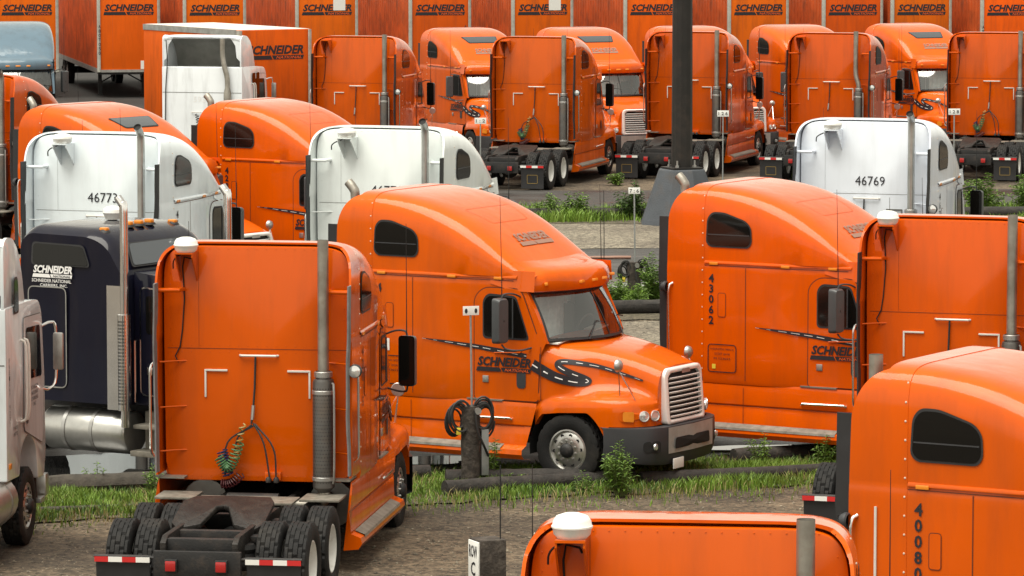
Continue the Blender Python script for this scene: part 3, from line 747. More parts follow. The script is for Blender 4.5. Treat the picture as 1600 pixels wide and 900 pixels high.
    for s in (-1, 1):
        h = K.part('flap_hanger', MB().tube([(-3.30, s * .48, .70), (-3.30, s * .60, .72), (-3.30, s * 1.24, .72)], .022, 6).mesh('flap_hanger', 'chassis'))
        for k in range(4):
            y0 = s * (.57 + k * .165); K.part('tape', MB().box(-3.332, -3.322, y0, y0 + s * .165, .655, .715).mesh('tape_%d' % (k % 2), 'tape_red' if k % 2 else 'tape_white'), under=h)
        rows = [[(-3.30 + .03 * math.sin((.7 - z) * 3), y, z) for y in np.linspace(s * .58, s * 1.22, 5)] for z in np.linspace(.08, .70, 6)]
        back_ = [[(x + .012, y, z) for x, y, z in r] for r in rows]
        mb = MB().grid(rows).grid(back_, flip=True); K.part('mud_flap', mb.mesh('mud_flap', 'black_flap', fix=False))
        fo = lambda u, w: (-3.306 + .03 * math.sin((.7 - w) * 3), -u, w)
        mb = MB(); q = rpoly([(-s * .75, .22), (-s * 1.05, .22), (-s * 1.05, .46), (-s * .75, .46)], .02, 2); mb.ring(q if s > 0 else q[::-1], fo, 0, .012)
        K.part('flap_outline', mb.mesh('flap_outline', 'hose_yellow', fix=False), 'flapmark')
        t_ = K.part('tail_light', MB().box(-3.43, -3.36, s * .30 - .075, s * .30 + .075, .56, .71).mesh('tail_light_box', 'chassis', bevel=.012))
        K.part('lens', MB().box(-3.448, -3.428, s * .30 - .062, s * .30 + .062, .575, .695).mesh('tail_lens', 'red_lens', bevel=.01), under=t_)
    # --- exhaust on the right rear corner
    ex = K.part('muffler', MB().lathe([(.075, 1.02), (.09, 1.05), (.135, 1.09), (.135, 2.40), (.12, 2.44), (.08, 2.46), (.075, 2.5)], 22, 'z', (.10, -.87, 0)).mesh('muffler', 'muffler'))
    mb = MB()
    for i, z in enumerate(np.arange(1.16, 2.36, .045)):
        for k in range(9):
            a = math.pi * (.62 + .76 * (k + (i % 2) * .5) / 9) ; mb.lathe([(.008, 0), (0, .001)], 6, 'x', (0, 0, 0))
            M = Matrix.Translation((.10, -.87, z)) @ Matrix.Rotation(a, 4, 'Z') @ Matrix.Translation((.1365, 0, 0)); mb.v[-12:] = [tuple(M @ Vector(p)) for p in mb.v[-12:]]
    K.part('heat_shield_holes', mb.mesh('heat_shield_holes', 'chassis', fix=False, smooth=0), 'near', under=ex)
    for z in (1.2, 2.28): K.part('clamp', MB().lathe([(.138, -.025), (.144, -.02), (.144, .02), (.138, .025)], 20, 'z', (.10, -.87, z)).mesh('clamp', 'steel'), under=ex)
    K.part('clamp', MB().lathe([(.10, -.04), (.115, -.03), (.115, .03), (.10, .04)], 18, 'z', (.10, -.87, 2.5)).mesh('clamp_top', 'steel'), under=ex)
    K.part('guard_rail', MB().tube(crom([(.0, -1.0, 2.40), (-.05, -1.03, 2.30), (-.05, -1.03, 1.35), (.02, -1.0, 1.15)], 3), .014, 6).mesh('guard_rail', 'steel'), under=ex)
    K.part('exhaust_elbow', MB().tube(crom([(.10, -.87, 1.05), (.10, -.87, .94), (.12, -.74, .86), (.2, -.5, .84)], 4), .078, 12).mesh('exhaust_elbow', 'stack_steel'), under=ex)
    def stack(path, r, name, tg, m_):
        p = crom(path, 4); i = K.part('exhaust_stack', MB().tube(p, r, 16, caps=False).mesh(name, m_), tg)
        e = Vector(p[-1]); d = (e - Vector(p[-2])).normalized(); Q = Matrix.Translation(e - d * .03) @ d.to_track_quat('Z', 'Y').to_matrix().to_4x4()
        mb = MB().lathe([(r * .97, 0), (0, 0)], 16); mb.v = [tuple(Q @ Vector(q)) for q in mb.v]; K.part('pipe_mouth', mb.mesh(name + '_mouth', 'soot', fix=False), tg, under=i)
    stack([(.10, -.87, 2.46), (.10, -.87, 3.4), (.10, -.87, 3.9), (.10, -.87, 4.17)], .070, 'stack_straight', 'stack_straight', 'stack_steel')
    stack([(.10, -.87, 2.46), (.10, -.87, 3.3), (.10, -.87, 4.0), (.07, -.87, 4.12), (-.02, -.87, 4.22)], .070, 'stack_curved', 'stack_curved', 'stack_steel')
    stack([(.10, -.87, 2.46), (.10, -.87, 3.3), (.10, -.87, 4.0), (.06, -.87, 4.14), (-.05, -.87, 4.24)], .066, 'stack_chrome', 'stack_chrome', 'aluminium')
    stack([(.10, -.87, 2.46), (.10, -.86, 2.65), (.10, -.80, 2.85), (.10, -.78, 3.1), (.10, -.78, 4.17)], .070, 'stack_jog', 'stack_jog', 'stack_steel')
    # paper notice and white side bar that single cabs carry
    np_ = rpoly([(.72, 1.80), (.94, 1.80), (.94, 1.98), (.72, 1.98)], .01, 2)
    i = K.part('notice', MB().patch(np_, right(.010), 1).mesh('notice', 'paper', fix=False), 'notice')
    mb = MB()
    for k, wd in enumerate((.15, .10, .13, .16)): mb.patch([(.83 - wd / 2, 1.93 - k * .035), (.83 + wd / 2, 1.93 - k * .035), (.83 + wd / 2, 1.94 - k * .035), (.83 - wd / 2, 1.94 - k * .035)], right(.014), 1)
    K.part('notice_print', mb.mesh('notice_print', 'ink', fix=False), 'notice', under=i)
    K.part('side_bar', MB().tube([(.30, -1.262, 1.4), (.30, -1.262, 2.72)], .014, 6).mesh('side_bar', 'bar_white'), 'side_bar')
    # --- fittings on the rear wall
    bk = back(.296)
    mb = MB(); mb.grid([[bk(u, w) for u in (-1.14, 0, 1.14)] for w in (2.777, 2.784)]); mb.grid([[bk(u, w) for w in (2.79, 4.05)] for u in (-.743, -.740)])
    K.part('panel_seam', mb.mesh('wall_seam', 'seam', fix=False), 'seam_dark'); K.part('panel_seam', mb.mesh('wall_seam_w', 'seam_white', fix=False), 'seam_pale')
    for s, nm in ((-1, 'l'), (1, 'r')):
        mb = MB(); u = s * .66; mb.box(.28, .30, -u - .012, -u + .012, 2.17, 2.52); mb.box(.275, .30, -u - (.018 if s < 0 else -.018), -u + s * .26, 2.485, 2.52) if False else mb.box(.276, .30, min(-u, -u + s * .28), max(-u, -u + s * .28), 2.497, 2.521)
        K.part('bracket_bar', mb.mesh('bracket_bar_' + nm, 'bar_white', bevel=.004), 'bars'); K.part('bracket_bar', mb.mesh('bracket_bar_w' + nm, 'seam_white', bevel=.004), 'bars_dark')
    K.part('grab_bar', MB().tube([(.30, .22, 2.70), (.26, .20, 2.70), (.26, -.24, 2.70), (.30, -.26, 2.70)], .016, 6).mesh('grab_bar', 'bar_white'))
    K.part('hose_strap', MB().tube([(.27, .02, 2.69), (.26, .03, 2.3), (.24, .05, 2.0), (.23, .07, 1.85)], .014, 5).mesh('hose_strap', 'hose_black'), 'strap')
    K.part('strap_spring', MB().tube([(.25, .045, 2.08), (.24, .06, 1.9)], .024, 6).mesh('strap_spring', 'steel'), 'strap')
    def coil(y0, z0, x0, y1, z1, x1, turns, r, wire, name, m_, tg, sag=.12):
        pts = []
        for t in np.linspace(0, 1, turns * 8 + 1):
            c = Vector((x0 + (x1 - x0) * t, y0 + (y1 - y0) * t, z0 + (z1 - z0) * t - sag * math.sin(math.pi * t)))
            a = 2 * math.pi * turns * t; ax = Vector((0, y1 - y0, z1 - z0 + 1e-4 - sag * math.pi * math.cos(math.pi * t))).normalized(); e1 = Vector((1, 0, 0)); e2 = ax.cross(e1)
            pts.append(c + e1 * r * math.cos(a) + e2 * r * math.sin(a))
        K.part('air_hose', MB().tube(pts, wire, 5).mesh(name, m_), tg)
    coil(0.43, 1.52, .16, 0.35, 1.20, .16, 9, .065, .010, 'coil_blue', 'hose_blue', 'coils', .0)
    coil(0.46, 1.45, .12, 0.21, 1.62, .14, 15, .065, .010, 'coil_green', 'hose_green', 'coils', .22)
    coil(0.45, 1.10, .18, 0.19, 1.22, .18, 9, .055, .009, 'coil_red', 'hose_red', 'coils', .05)
    coil(0.17, 1.85, .20, 0.27, 1.40, .18, 6, .035, .012, 'coil_yellow', 'hose_yellow', 'coils', .02)
    for k, (a, b, c) in enumerate((((.03, 1.83), (.36, 1.62), (.40, 1.20)), ((.02, 1.85), (-.22, 1.55), (-.25, 1.12)), ((.04, 1.86), (-.10, 1.60), (-.17, 1.15)), ((.06, 1.84), (.22, 1.7), (.28, 1.5)))):
        K.part('air_line', MB().tube([tuple(p) for p in crom([(.22, *a), (.18, *b), (.20, *c)], 5)], .012, 5).mesh('air_line_%d' % k, 'hose_black'), 'coils')
    K.part('coupling_box', MB().box(.22, .30, -.30, -.10, 1.14, 1.25).mesh('coupling_box', 'paint', bevel=.01))
    for yy in (-.25, -.15): K.part('glad_hand', MB().lathe([(0, 1.12), (.035, 1.12), (.04, 1.16), (.02, 1.19), (0, 1.19)], 8, 'z', (.2, yy, 0)).mesh('glad_hand', 'chassis'))
    K.part('wiring', MB().tube([(.285, .80, 3.86), (.285, .82, 3.9), (.285, .92, 3.92), (.285, .94, 3.8), (.285, .92, 3.4), (.285, .95, 3.0), (.285, .98, 2.8), (.27, 1.04, 2.68), (.28, 1.0, 2.6)], .009, 5).mesh('wiring', 'soot'), 'wiring')
    mb = MB()
    for u in np.arange(-1.08, 1.09, .12):
        for w in (1.18, 2.74, 2.82, 4.03): mb.lathe([(.007, 0), (.005, -.004), (0, -.005)], 5, 'x', (.299, -u, w))
    for w in np.arange(1.2, 4.0, .14):
        for u in (-1.1, 1.1): mb.lathe([(.007, 0), (.005, -.004), (0, -.005)], 5, 'x', (.299, -u, w))
    K.part('rivets', mb.mesh('wall_rivets', 'paint', fix=False))
    # satellite dome on its bracket
    dm = K.part('satellite_dome', MB().lathe([(0, 4.0), (.11, 4.0), (.138, 4.03), (.145, 4.07), (.155, 4.08), (.155, 4.092), (.147, 4.10), (.142, 4.13), (.118, 4.165), (.06, 4.185), (0, 4.19)], 26, 'z', (.12, .86, 0)).mesh('satellite_dome', 'white_plastic'), 'dome')
    mb = MB()
    for yy in (.76, .97): mb.prism([(.30, 3.62), (.30, 3.98), (-.01, 3.98), (-.01, 3.94)], yy - .008, yy + .008)
    mb.box(-.02, .30, .752, .978, 3.98, 4.0)
    K.part('dome_bracket', mb.mesh('dome_bracket', 'paint'), 'dome bracket')
    dm2 = K.part('satellite_dome', MB().lathe([(0, 3.93), (.13, 3.93), (.155, 3.96), (.16, 4.0), (.17, 4.01), (.165, 4.04), (.14, 4.075), (.07, 4.095), (0, 4.10)], 26, 'z', (.10, .56, 0)).mesh('satellite_dome_mid', 'white_plastic'), 'dome_mid')
    mb = MB()
    for yy in (.44, .68): mb.prism([(.30, 3.55), (.30, 3.91), (-.04, 3.91), (-.04, 3.87)], yy - .008, yy + .008)
    mb.box(-.05, .30, .43, .69, 3.91, 3.93)
    K.part('dome_bracket', mb.mesh('dome_bracket_mid', 'paint'), 'dome_mid')
    K.part('dome_cable', MB().tube(crom([(.05, .62, 3.9), (.12, .78, 3.84), (.22, .88, 3.78), (.26, .90, 3.70)], 3), .011, 5).mesh('dome_cable_mid', 'soot'), 'dome_mid')
    K.part('dome_cable', MB().tube(crom([(.05, .90, 3.98), (.12, .99, 3.93), (.2, 1.04, 3.86), (.24, 1.05, 3.78)], 3), .009, 5).mesh('dome_cable', 'soot'), 'dome')
    # skylight in the roof fairing / plain hatch outline
    fr_ = lambda u, w: (w, u, roof_at(w, u))
    sp = rpoly([(-.62, 1.86), (.62, 1.86), (.50, 2.26), (-.50, 2.26)], .06, 4)
    i = K.part('skylight_frame', MB().patch(sp, lambda u, w: (w, u, roof_at(w, u) + .010), 4).mesh('skylight_frame', 'black_flap'), 'skylight')
    sp2 = [(u * .94, 2.06 + (w - 2.06) * .88) for u, w in sp]
    K.part('skylight_pane', MB().patch(sp2, lambda u, w: (w, u, roof_at(w, u) + .016), 4).mesh('skylight_pane', 'sky_glass'), 'skylight', under=i)
    K.part('hatch_outline', MB().ring(sp, lambda u, w: (w, u, roof_at(w, u) + .006), 0, .008).mesh('hatch_outline', 'ink_orange', fix=False), 'hatch')
    hood_fn = lambda o: (lambda x, z: (x, -((max(hood_y(max(x, 3.37), z), low_y(x) + .012) if x < 3.5 else hood_y(x, z)) + o), z))
    # --- road ribbon along the side, dashes, company mark
    rib = [(1.52, 2.015, .004), (1.9, 1.985, .020), (2.31, 1.945, .032), (2.69, 1.90, .036), (3.0, 1.862, .036), (3.22, 1.835, .034)]
    rib2 = [(3.32, 1.72, .085), (3.5, 1.63, .08), (3.72, 1.545, .072), (3.95, 1.495, .06), (4.10, 1.485, .048), (4.15, 1.51, .042), (4.08, 1.555, .045), (3.93, 1.61, .05), (3.78, 1.675, .048), (3.71, 1.73, .044), (3.73, 1.77, .04), (3.85, 1.78, .036), (4.1, 1.75, .033), (4.36, 1.695, .028), (4.65, 1.61, .022), (4.9, 1.535, .012)]
    def ribbon(pts, fn, name, tg):
        c = crom([(p[0], p[1], p[2]) for p in pts], 6); A = []; B = []
        for k, p in enumerate(c):
            d = (c[min(k + 1, len(c) - 1)] - c[max(k - 1, 0)]); d.z = 0; d.normalize(); w_ = max(p.z, .003)
            A.append((p.x - d.y * w_, p.y + d.x * w_)); B.append((p.x + d.y * w_, p.y - d.x * w_))
        mid = [((a[0] + b[0]) / 2, (a[1] + b[1]) / 2) for a, b in zip(A, B)]
        i_ = K.part('road_stripe', MB().grid([[fn(*p) for p in B], [fn(*p) for p in mid], [fn(*p) for p in A]]).mesh(name, 'ink', fix=False), tg)
        mb = MB(); L = 0; on = []; acc = 0
        for k in range(1, len(c)):
            w_ = .115 * max(c[k].z, .012) ; L += math.hypot(c[k].x - c[k-1].x, c[k].y - c[k-1].y)
            if int(L / .105) % 2 == 0:
                q = []
                for kk in (k - 1, k):
                    d = (c[min(kk + 1, len(c) - 1)] - c[max(kk - 1, 0)]); d.z = 0; d.normalize()
                    for sg in (-1, 1): q.append((c[kk].x - d.y * w_ * sg, c[kk].y + d.x * w_ * sg))
                g_ = lambda x, z: (lambda p: (p[0], p[1] - .004, p[2]))(fn(x, z))
                mb.add([g_(*q[0]), g_(*q[2]), g_(*q[3]), g_(*q[1])], [(0, 1, 2, 3)])
        K.part('road_dashes', mb.mesh(name + '_dash', 'ink_white', fix=False, smooth=0), tg, under=i_)
    ribbon(rib, right(.020), 'road_stripe_cab', 'decals'); ribbon(rib2, hood_fn(.014), 'road_stripe_hood', 'decals')
    a, b = logo(right(.024), 2.40, 3.30, 1.585, .215)
    i = K.part('lettering', a.mesh('side_mark', 'ink', fix=False, smooth=0), 'decals'); K.part('small_lettering', b.mesh('side_mark_small', 'ink_orange', fix=False, smooth=0), 'decals', under=i)
    # faded mark on the front slope of the roof
    rf = lambda u, w: (2.93 - w, u, roof_at(2.93 - w, u) + .016)
    a, b = logo(rf, -.46, .46, .18, .22)
    K.part('lettering', a.mesh('roof_mark', 'ink_faded', fix=False, smooth=0), 'decals')
    # information plate low on the sleeper
    ip = rpoly([(.72, 1.32), (1.18, 1.32), (1.18, 1.72), (.72, 1.72)], .05)
    i = K.part('data_panel', MB().ring(ip, right(.012), 0, .014).mesh('data_panel', 'ink', fix=False), 'plate')
    mb = MB(); put_text(mb, 'SCHNEIDER NATIONAL CARRIERS, INC.', right(.010), .95, 1.64, .034, .40); put_text(mb, 'US DOT 264184', right(.010), .95, 1.57, .034, .26); put_text(mb, 'M 133655', right(.010), .95, 1.50, .034, .28)
    K.part('data_lettering', mb.mesh('data_lettering', 'ink', fix=False, smooth=0), 'plate', under=i)
    K.part('yellow_sticker', MB().patch([(.78, 1.36), (.84, 1.36), (.84, 1.43), (.78, 1.43)], right(.010), 1).mesh('yellow_sticker', 'yellow_tag', fix=False), 'plate', under=i)
mat('sky_glass', (.05, .06, .07), .05, coat=.6)
build_tractor()

def numbers_side(root, s_, color=None):
    mb = MB()
    for k, ch in enumerate(s_): put_text(mb, ch, right(.009), .76, 2.66 - k * .158, .128, None, bold=.028)
    return obj('unit_number', mb.mesh('unit_number', 'ink', fix=False, smooth=0), root)
def numbers_back(root, s_):
    mb = MB(); put_text(mb, s_, back(.290), .08, 2.93, .165, .54)
    return obj('unit_number', mb.mesh('unit_number', 'ink', fix=False, smooth=0), root)
GROUP_A = 'tractors seen from behind'; GROUP_B = 'tractors seen from their right side'
def tractor(x, y, rz, color, want, label, group, scale=1.0, z=0.0):
    dirt = .7 if color == WHITE else (1.7 if y > 95 and rz > 0 else 1.2)
    color = tuple(c * random.uniform(.95, 1.05) for c in color)
    t = tag(empty('truck_tractor', (x, y, z), R(rz), scale), label, 'truck', group)
    made = TR.spawn(t, set(want.split()), color, dirt); return t

# ================================================================== ground
def ground_mat(name, c1, c2, c3, rough, wet=0.0, scale=1.0, stone=True):
    m = bpy.data.materials.new(name); m.use_nodes = True; MATS[name] = m
    t = m.node_tree; b = t.nodes['Principled BSDF']; tc = node(t, 'ShaderNodeTexCoord')
    def noise(s, d=8, r=.6):
        n = node(t, 'ShaderNodeTexNoise'); n.inputs['Scale'].default_value = s * scale; n.inputs['Detail'].default_value = d; n.inputs['Roughness'].default_value = r
        t.links.new(tc.outputs['Object'], n.inputs['Vector']); return n.outputs[0]
    def rng(src, a, b_, c, d):
        r = node(t, 'ShaderNodeMapRange'); r.inputs[1].default_value = a; r.inputs[2].default_value = b_; r.inputs[3].default_value = c; r.inputs[4].default_value = d
        t.links.new(src, r.inputs[0]); return r.outputs[0]
    def mix(f, a, b_):
        x = node(t, 'ShaderNodeMix', data_type='RGBA'); t.links.new(f, x.inputs[0])
        for i, v in ((6, a), (7, b_)):
            if isinstance(v, tuple): x.inputs[i].default_value = (*v, 1)
            else: t.links.new(v, x.inputs[i])
        return x.outputs[2]
    big = noise(.35, 4); mid = noise(2.2, 8, .65); fine = noise(26, 4, .7)
    vo = node(t, 'ShaderNodeTexVoronoi'); vo.inputs['Scale'].default_value = 16 * scale; t.links.new(tc.outputs['Object'], vo.inputs['Vector'])
    c = mix(rng(mid, .35, .68, 0, 1), c1, c2); c = mix(rng(big, .40, .60, 0, .85), c, c3)
    k = node(t, 'ShaderNodeVectorMath', operation='SCALE'); t.links.new(c, k.inputs[0]); t.links.new(rng(fine, .3, .7, .5, 1.5), k.inputs['Scale'])
    c = k.outputs[0]
    if stone:
        bw = node(t, 'ShaderNodeSeparateColor'); t.links.new(vo.outputs['Color'], bw.inputs[0])
        k2 = node(t, 'ShaderNodeVectorMath', operation='SCALE'); t.links.new(c, k2.inputs[0]); t.links.new(rng(bw.outputs[0], 0, 1, .45, 1.6), k2.inputs['Scale']); c = k2.outputs[0]
    t.links.new(c, b.inputs['Base Color'])
    if wet: t.links.new(rng(big, .40, .62, rough, rough - wet), b.inputs['Roughness'])
    else: b.inputs['Roughness'].default_value = rough
    bp = node(t, 'ShaderNodeBump'); bp.inputs['Strength'].default_value = .5; bp.inputs['Distance'].default_value = .03; t.links.new(fine, bp.inputs['Height']); t.links.new(bp.outputs[0], b.inputs['Normal'])
    return m
ground_mat('gravel', (.085, .063, .041), (.14, .107, .07), (.038, .029, .02), .85)
ground_mat('gravel_pale', (.155, .135, .10), (.20, .175, .135), (.11, .092, .07), .92)
ground_mat('asphalt', (.042, .039, .037), (.058, .054, .05), (.026, .025, .024), .75, wet=.5, stone=False)
ground_mat('soil', (.075, .060, .040), (.105, .085, .058), (.06, .055, .033), .95)
ground_mat('asphalt_shade', (.018, .017, .016), (.026, .024, .022), (.012, .011, .011), .8, stone=False)  # asphalt with the trailers' shade put into its colour
m_ = mat('water', (.012, .012, .012), .03, spec=1.0)

def sheet(name, poly, z, m_, sub=True, parent=None):
    mb = MB(); mb.add([(x, y, z) for x, y in poly], [tuple(range(len(poly)))])
    o = obj(name, mb.mesh(name, m_, fix=True, smooth=0), parent); return o
def ragged(a, b, amp, n, seed):
    rr = random.Random(seed); return [(a[0] + (b[0] - a[0]) * t / n, a[1] + (b[1] - a[1]) * t / n + rr.uniform(-amp, amp)) for t in range(n + 1)]
def band(name, x0, x1, ya0, ya1, yb0, yb1, z, m_, amp, seed, n=60):
    return sheet(name, ragged((x0, ya0), (x1, ya1), amp, n, seed) + ragged((x1, yb1), (x0, yb0), amp, n, seed + 1), z, m_)
tag(sheet('ground', [(-1500, -400), (1500, -400), (1500, 2500), (-1500, 2500)], 0, 'gravel'), kind='structure')
SL = math.tan(R(19))
tag(band('asphalt_lane', -30, 30, 63.9 - 30 * SL, 63.9 + 30 * SL, 77 - 30 * SL, 77 + 30 * SL, .004, 'asphalt', .12, 1), kind='structure')
tag(band('gravel_apron', -30, 30, 77 - 30 * SL, 77 + 30 * SL, 86.4 - 12, 86.4 + 12 * .6, .008, 'gravel_pale', .12, 3), kind='structure')
tag(band('asphalt_lane', -40, 40, 90 - 5, 90 + 5, 101 - 4, 101 + 4, .012, 'asphalt', .15, 5), kind='structure')
tag(band('gravel_apron', -40, 40, 101 - 4, 101 + 4, 108.5 - 2, 108.5 + 2, .016, 'gravel_pale', .15, 7), kind='structure')
tag(band('asphalt_lane', -90, 90, 146, 146, 260, 260, .028, 'asphalt_shade', .3, 19), kind='structure')  # near-black sheet, paints the shade under the trailer row
tag(band('asphalt_lane', -60, 60, 112.3 - 2, 112.3 + 2, 119.5 - 2, 119.5 + 2, .020, 'asphalt', .15, 9), kind='structure')
def strip_y(x): return 62.0 + (x + 0.6) * SL * .92
tag(band('planting_strip', -16, 16, strip_y(-16) - 2.0, strip_y(16) - 1.0, strip_y(-16) + 1.7, strip_y(16) + 2.2, .024, 'soil', .22, 11, 90), kind='structure')
tag(band('planting_strip', -20, 24, 85.4 - 6, 85.4 + 5, 90.2 - 6, 90.2 + 5, .020, 'soil', .2, 13, 80), kind='structure')
tag(band('planting_strip', -20, 30, 108.3 - 1, 108.3 + 1.2, 112.6 - 1, 113.6, .026, 'soil', .2, 15, 80), kind='structure')
def puddle(cx, cy, rx, ry, seed, label):
    rr = random.Random(seed); n = 40; ph = [rr.uniform(0, 6.28) for _ in range(4)]
    poly = []
    for k in range(n):
        a = 2 * math.pi * k / n; f = 1 + .18 * math.sin(2 * a + ph[0]) + .14 * math.sin(3 * a + ph[1]) + .08 * math.sin(5 * a + ph[2]); poly.append((cx + rx * f * math.cos(a), cy + ry * f * math.sin(a)))
    o = sheet('puddle', poly, .034, 'water'); tag(o, kind='structure')
puddle(-6.0, 64.2, 1.5, 1.5, 1, ''); puddle(-1.3, 64.6, .9, .45, 2, ''); puddle(4.3, 66.0, 1.3, .38, 3, ''); puddle(2.0, 92.0, 1.3, .55, 4, ''); puddle(5.5, 93.5, 2.2, .7, 5, '')
puddle(1.2, 65.1, .5, .2, 6, '')

# ================================================================== truck tractors
G = 'parked truck tractors'
BK = 'flap_black stack_straight bars strap wiring seam_dark coils bracket flapmark'
t = tractor(-3.27, 54.55, 82, ORANGE, 'flap_grey stack_straight bars strap wiring seam_dark coils dome near decals', 'orange tractor seen from behind, its fifth wheel and twin tyres nearest the gravel', G, 1.018, -.05)
numbers_side(t, '42815')
t = tractor(5.93, 58.99, 73, ORANGE, 'flap_black stack_straight bars strap wiring seam_dark dome near decals', 'orange tractor seen from behind with white dome, standing in front of tractor 43062', G)
t = tractor(1.288, 31.717, 84, ORANGE, 'flap_black stack_straight bars strap wiring seam_dark coils dome near decals', 'nearest orange tractor, only its roof edge and cream dome showing at the bottom', G, 1.0, -.09)
t = tractor(-1.96, 65.11, -31, ORANGE, 'flap_black stack_curved bars strap seam_dark near paper decals hatch plate notice', 'orange tractor with its whole hood, chrome grille and windscreen showing', G)
numbers_side(t, '42657')
t = tractor(2.986, 66.534, -31, ORANGE, 'flap_black stack_curved bars seam_dark near decals hatch plate', 'orange tractor numbered 43062 on its sleeper side', G); numbers_side(t, '43062')
t = tractor(3.951, 43.43, -31, ORANGE, 'side_bar flap_black stack_straight bars seam_dark near decals', 'orange tractor numbered 40080 with large tinted sleeper window', G, 1.0, -.09); numbers_side(t, '40080')
t = tractor(-7.33, 75.6, 72, WHITE, 'flap_black stack_chrome bars_dark strap seam_pale dome_mid', 'white tractor numbered 46773 behind the navy tractor', G, 1.035); numbers_back(t, '46773'); numbers_side(t, '46773')
t = tractor(-2.43, 77.3, 72, WHITE, 'flap_black stack_chrome bars_dark strap seam_pale dome_mid', 'white tractor numbered 46771, partly hidden by the full-view orange tractor', G, 1.035); numbers_back(t, '46771')
t = tractor(6.42, 79.7, 72, WHITE, 'flap_black stack_chrome bars_dark strap seam_pale dome_mid', 'rightmost white tractor, numbered 46769, right of the lamp pole', G, 1.035); numbers_back(t, '46769'); numbers_side(t, '46769')
t = tractor(-9.20, 88.46, -37, ORANGE, 'flap_black stack_curved seam_dark decals skylight', 'orange tractor with grey skylight in its roof, behind white tractor 46773', G)
t = tractor(-5.79, 89.92, -32, ORANGE, 'flap_black stack_curved seam_dark decals hatch plate', 'orange tractor numbered 42867 between two white tractors', G); numbers_side(t, '42867')
t = tractor(-12.59, 100.2, 70, ORANGE2, 'flap_black stack_curved bars strap seam_dark', 'orange tractor at the left edge with a tall dark exhaust stack', G)
t = tractor(-4.471, 123.18, 76, ORANGE2, BK.replace('coils', ''), 'orange tractor from behind, right of the white cab-over in the back row', G)
t = tractor(.596, 122.71, 74, ORANGE2, BK, 'orange tractor from behind with coiled hoses, between the cab-over and the lamp pole', G)
t = tractor(5.086, 126.57, 73, ORANGE3, BK.replace('coils', ''), 'orange tractor from behind, half hidden by the lamp pole', G)
t = tractor(9.133, 125.59, 73, ORANGE2, BK.replace('straight', 'jog').replace('coils', ''), 'orange tractor from behind with a kinked exhaust stack', G)
t = tractor(13.831, 125.99, 76, ORANGE2, BK, 'orange tractor from behind at the right edge of the back row', G)
R7 = [('orange tractor facing forward with windscreen showing left of the hose-hung tractor', -1.76, 134.9, 'skylight'), ('orange tractor with grey skylight and chrome grille facing us, left of the lamp pole', 1.79, 135.44, 'skylight'),
      ('orange tractor facing us whose roof rises right behind the lamp pole', 5.21, 136.53, 'hatch'), ('orange tractor facing us behind the kinked-stack tractor', 8.54, 137.64, 'hatch'), ('rightmost orange tractor facing us, with skylight and side windows', 12.24, 138.76, 'skylight')]
for lb, x, y, k in R7:
    tractor(x, y, -66, ORANGE, 'flap_black seam_dark decals ' + k, lb, G, .96)
t = tractor(-15.62, 135.66, -80, PALE_BLUE, 'flap_black seam_dark hatchx', 'pale blue tractor with amber roof lights at the left edge', G)

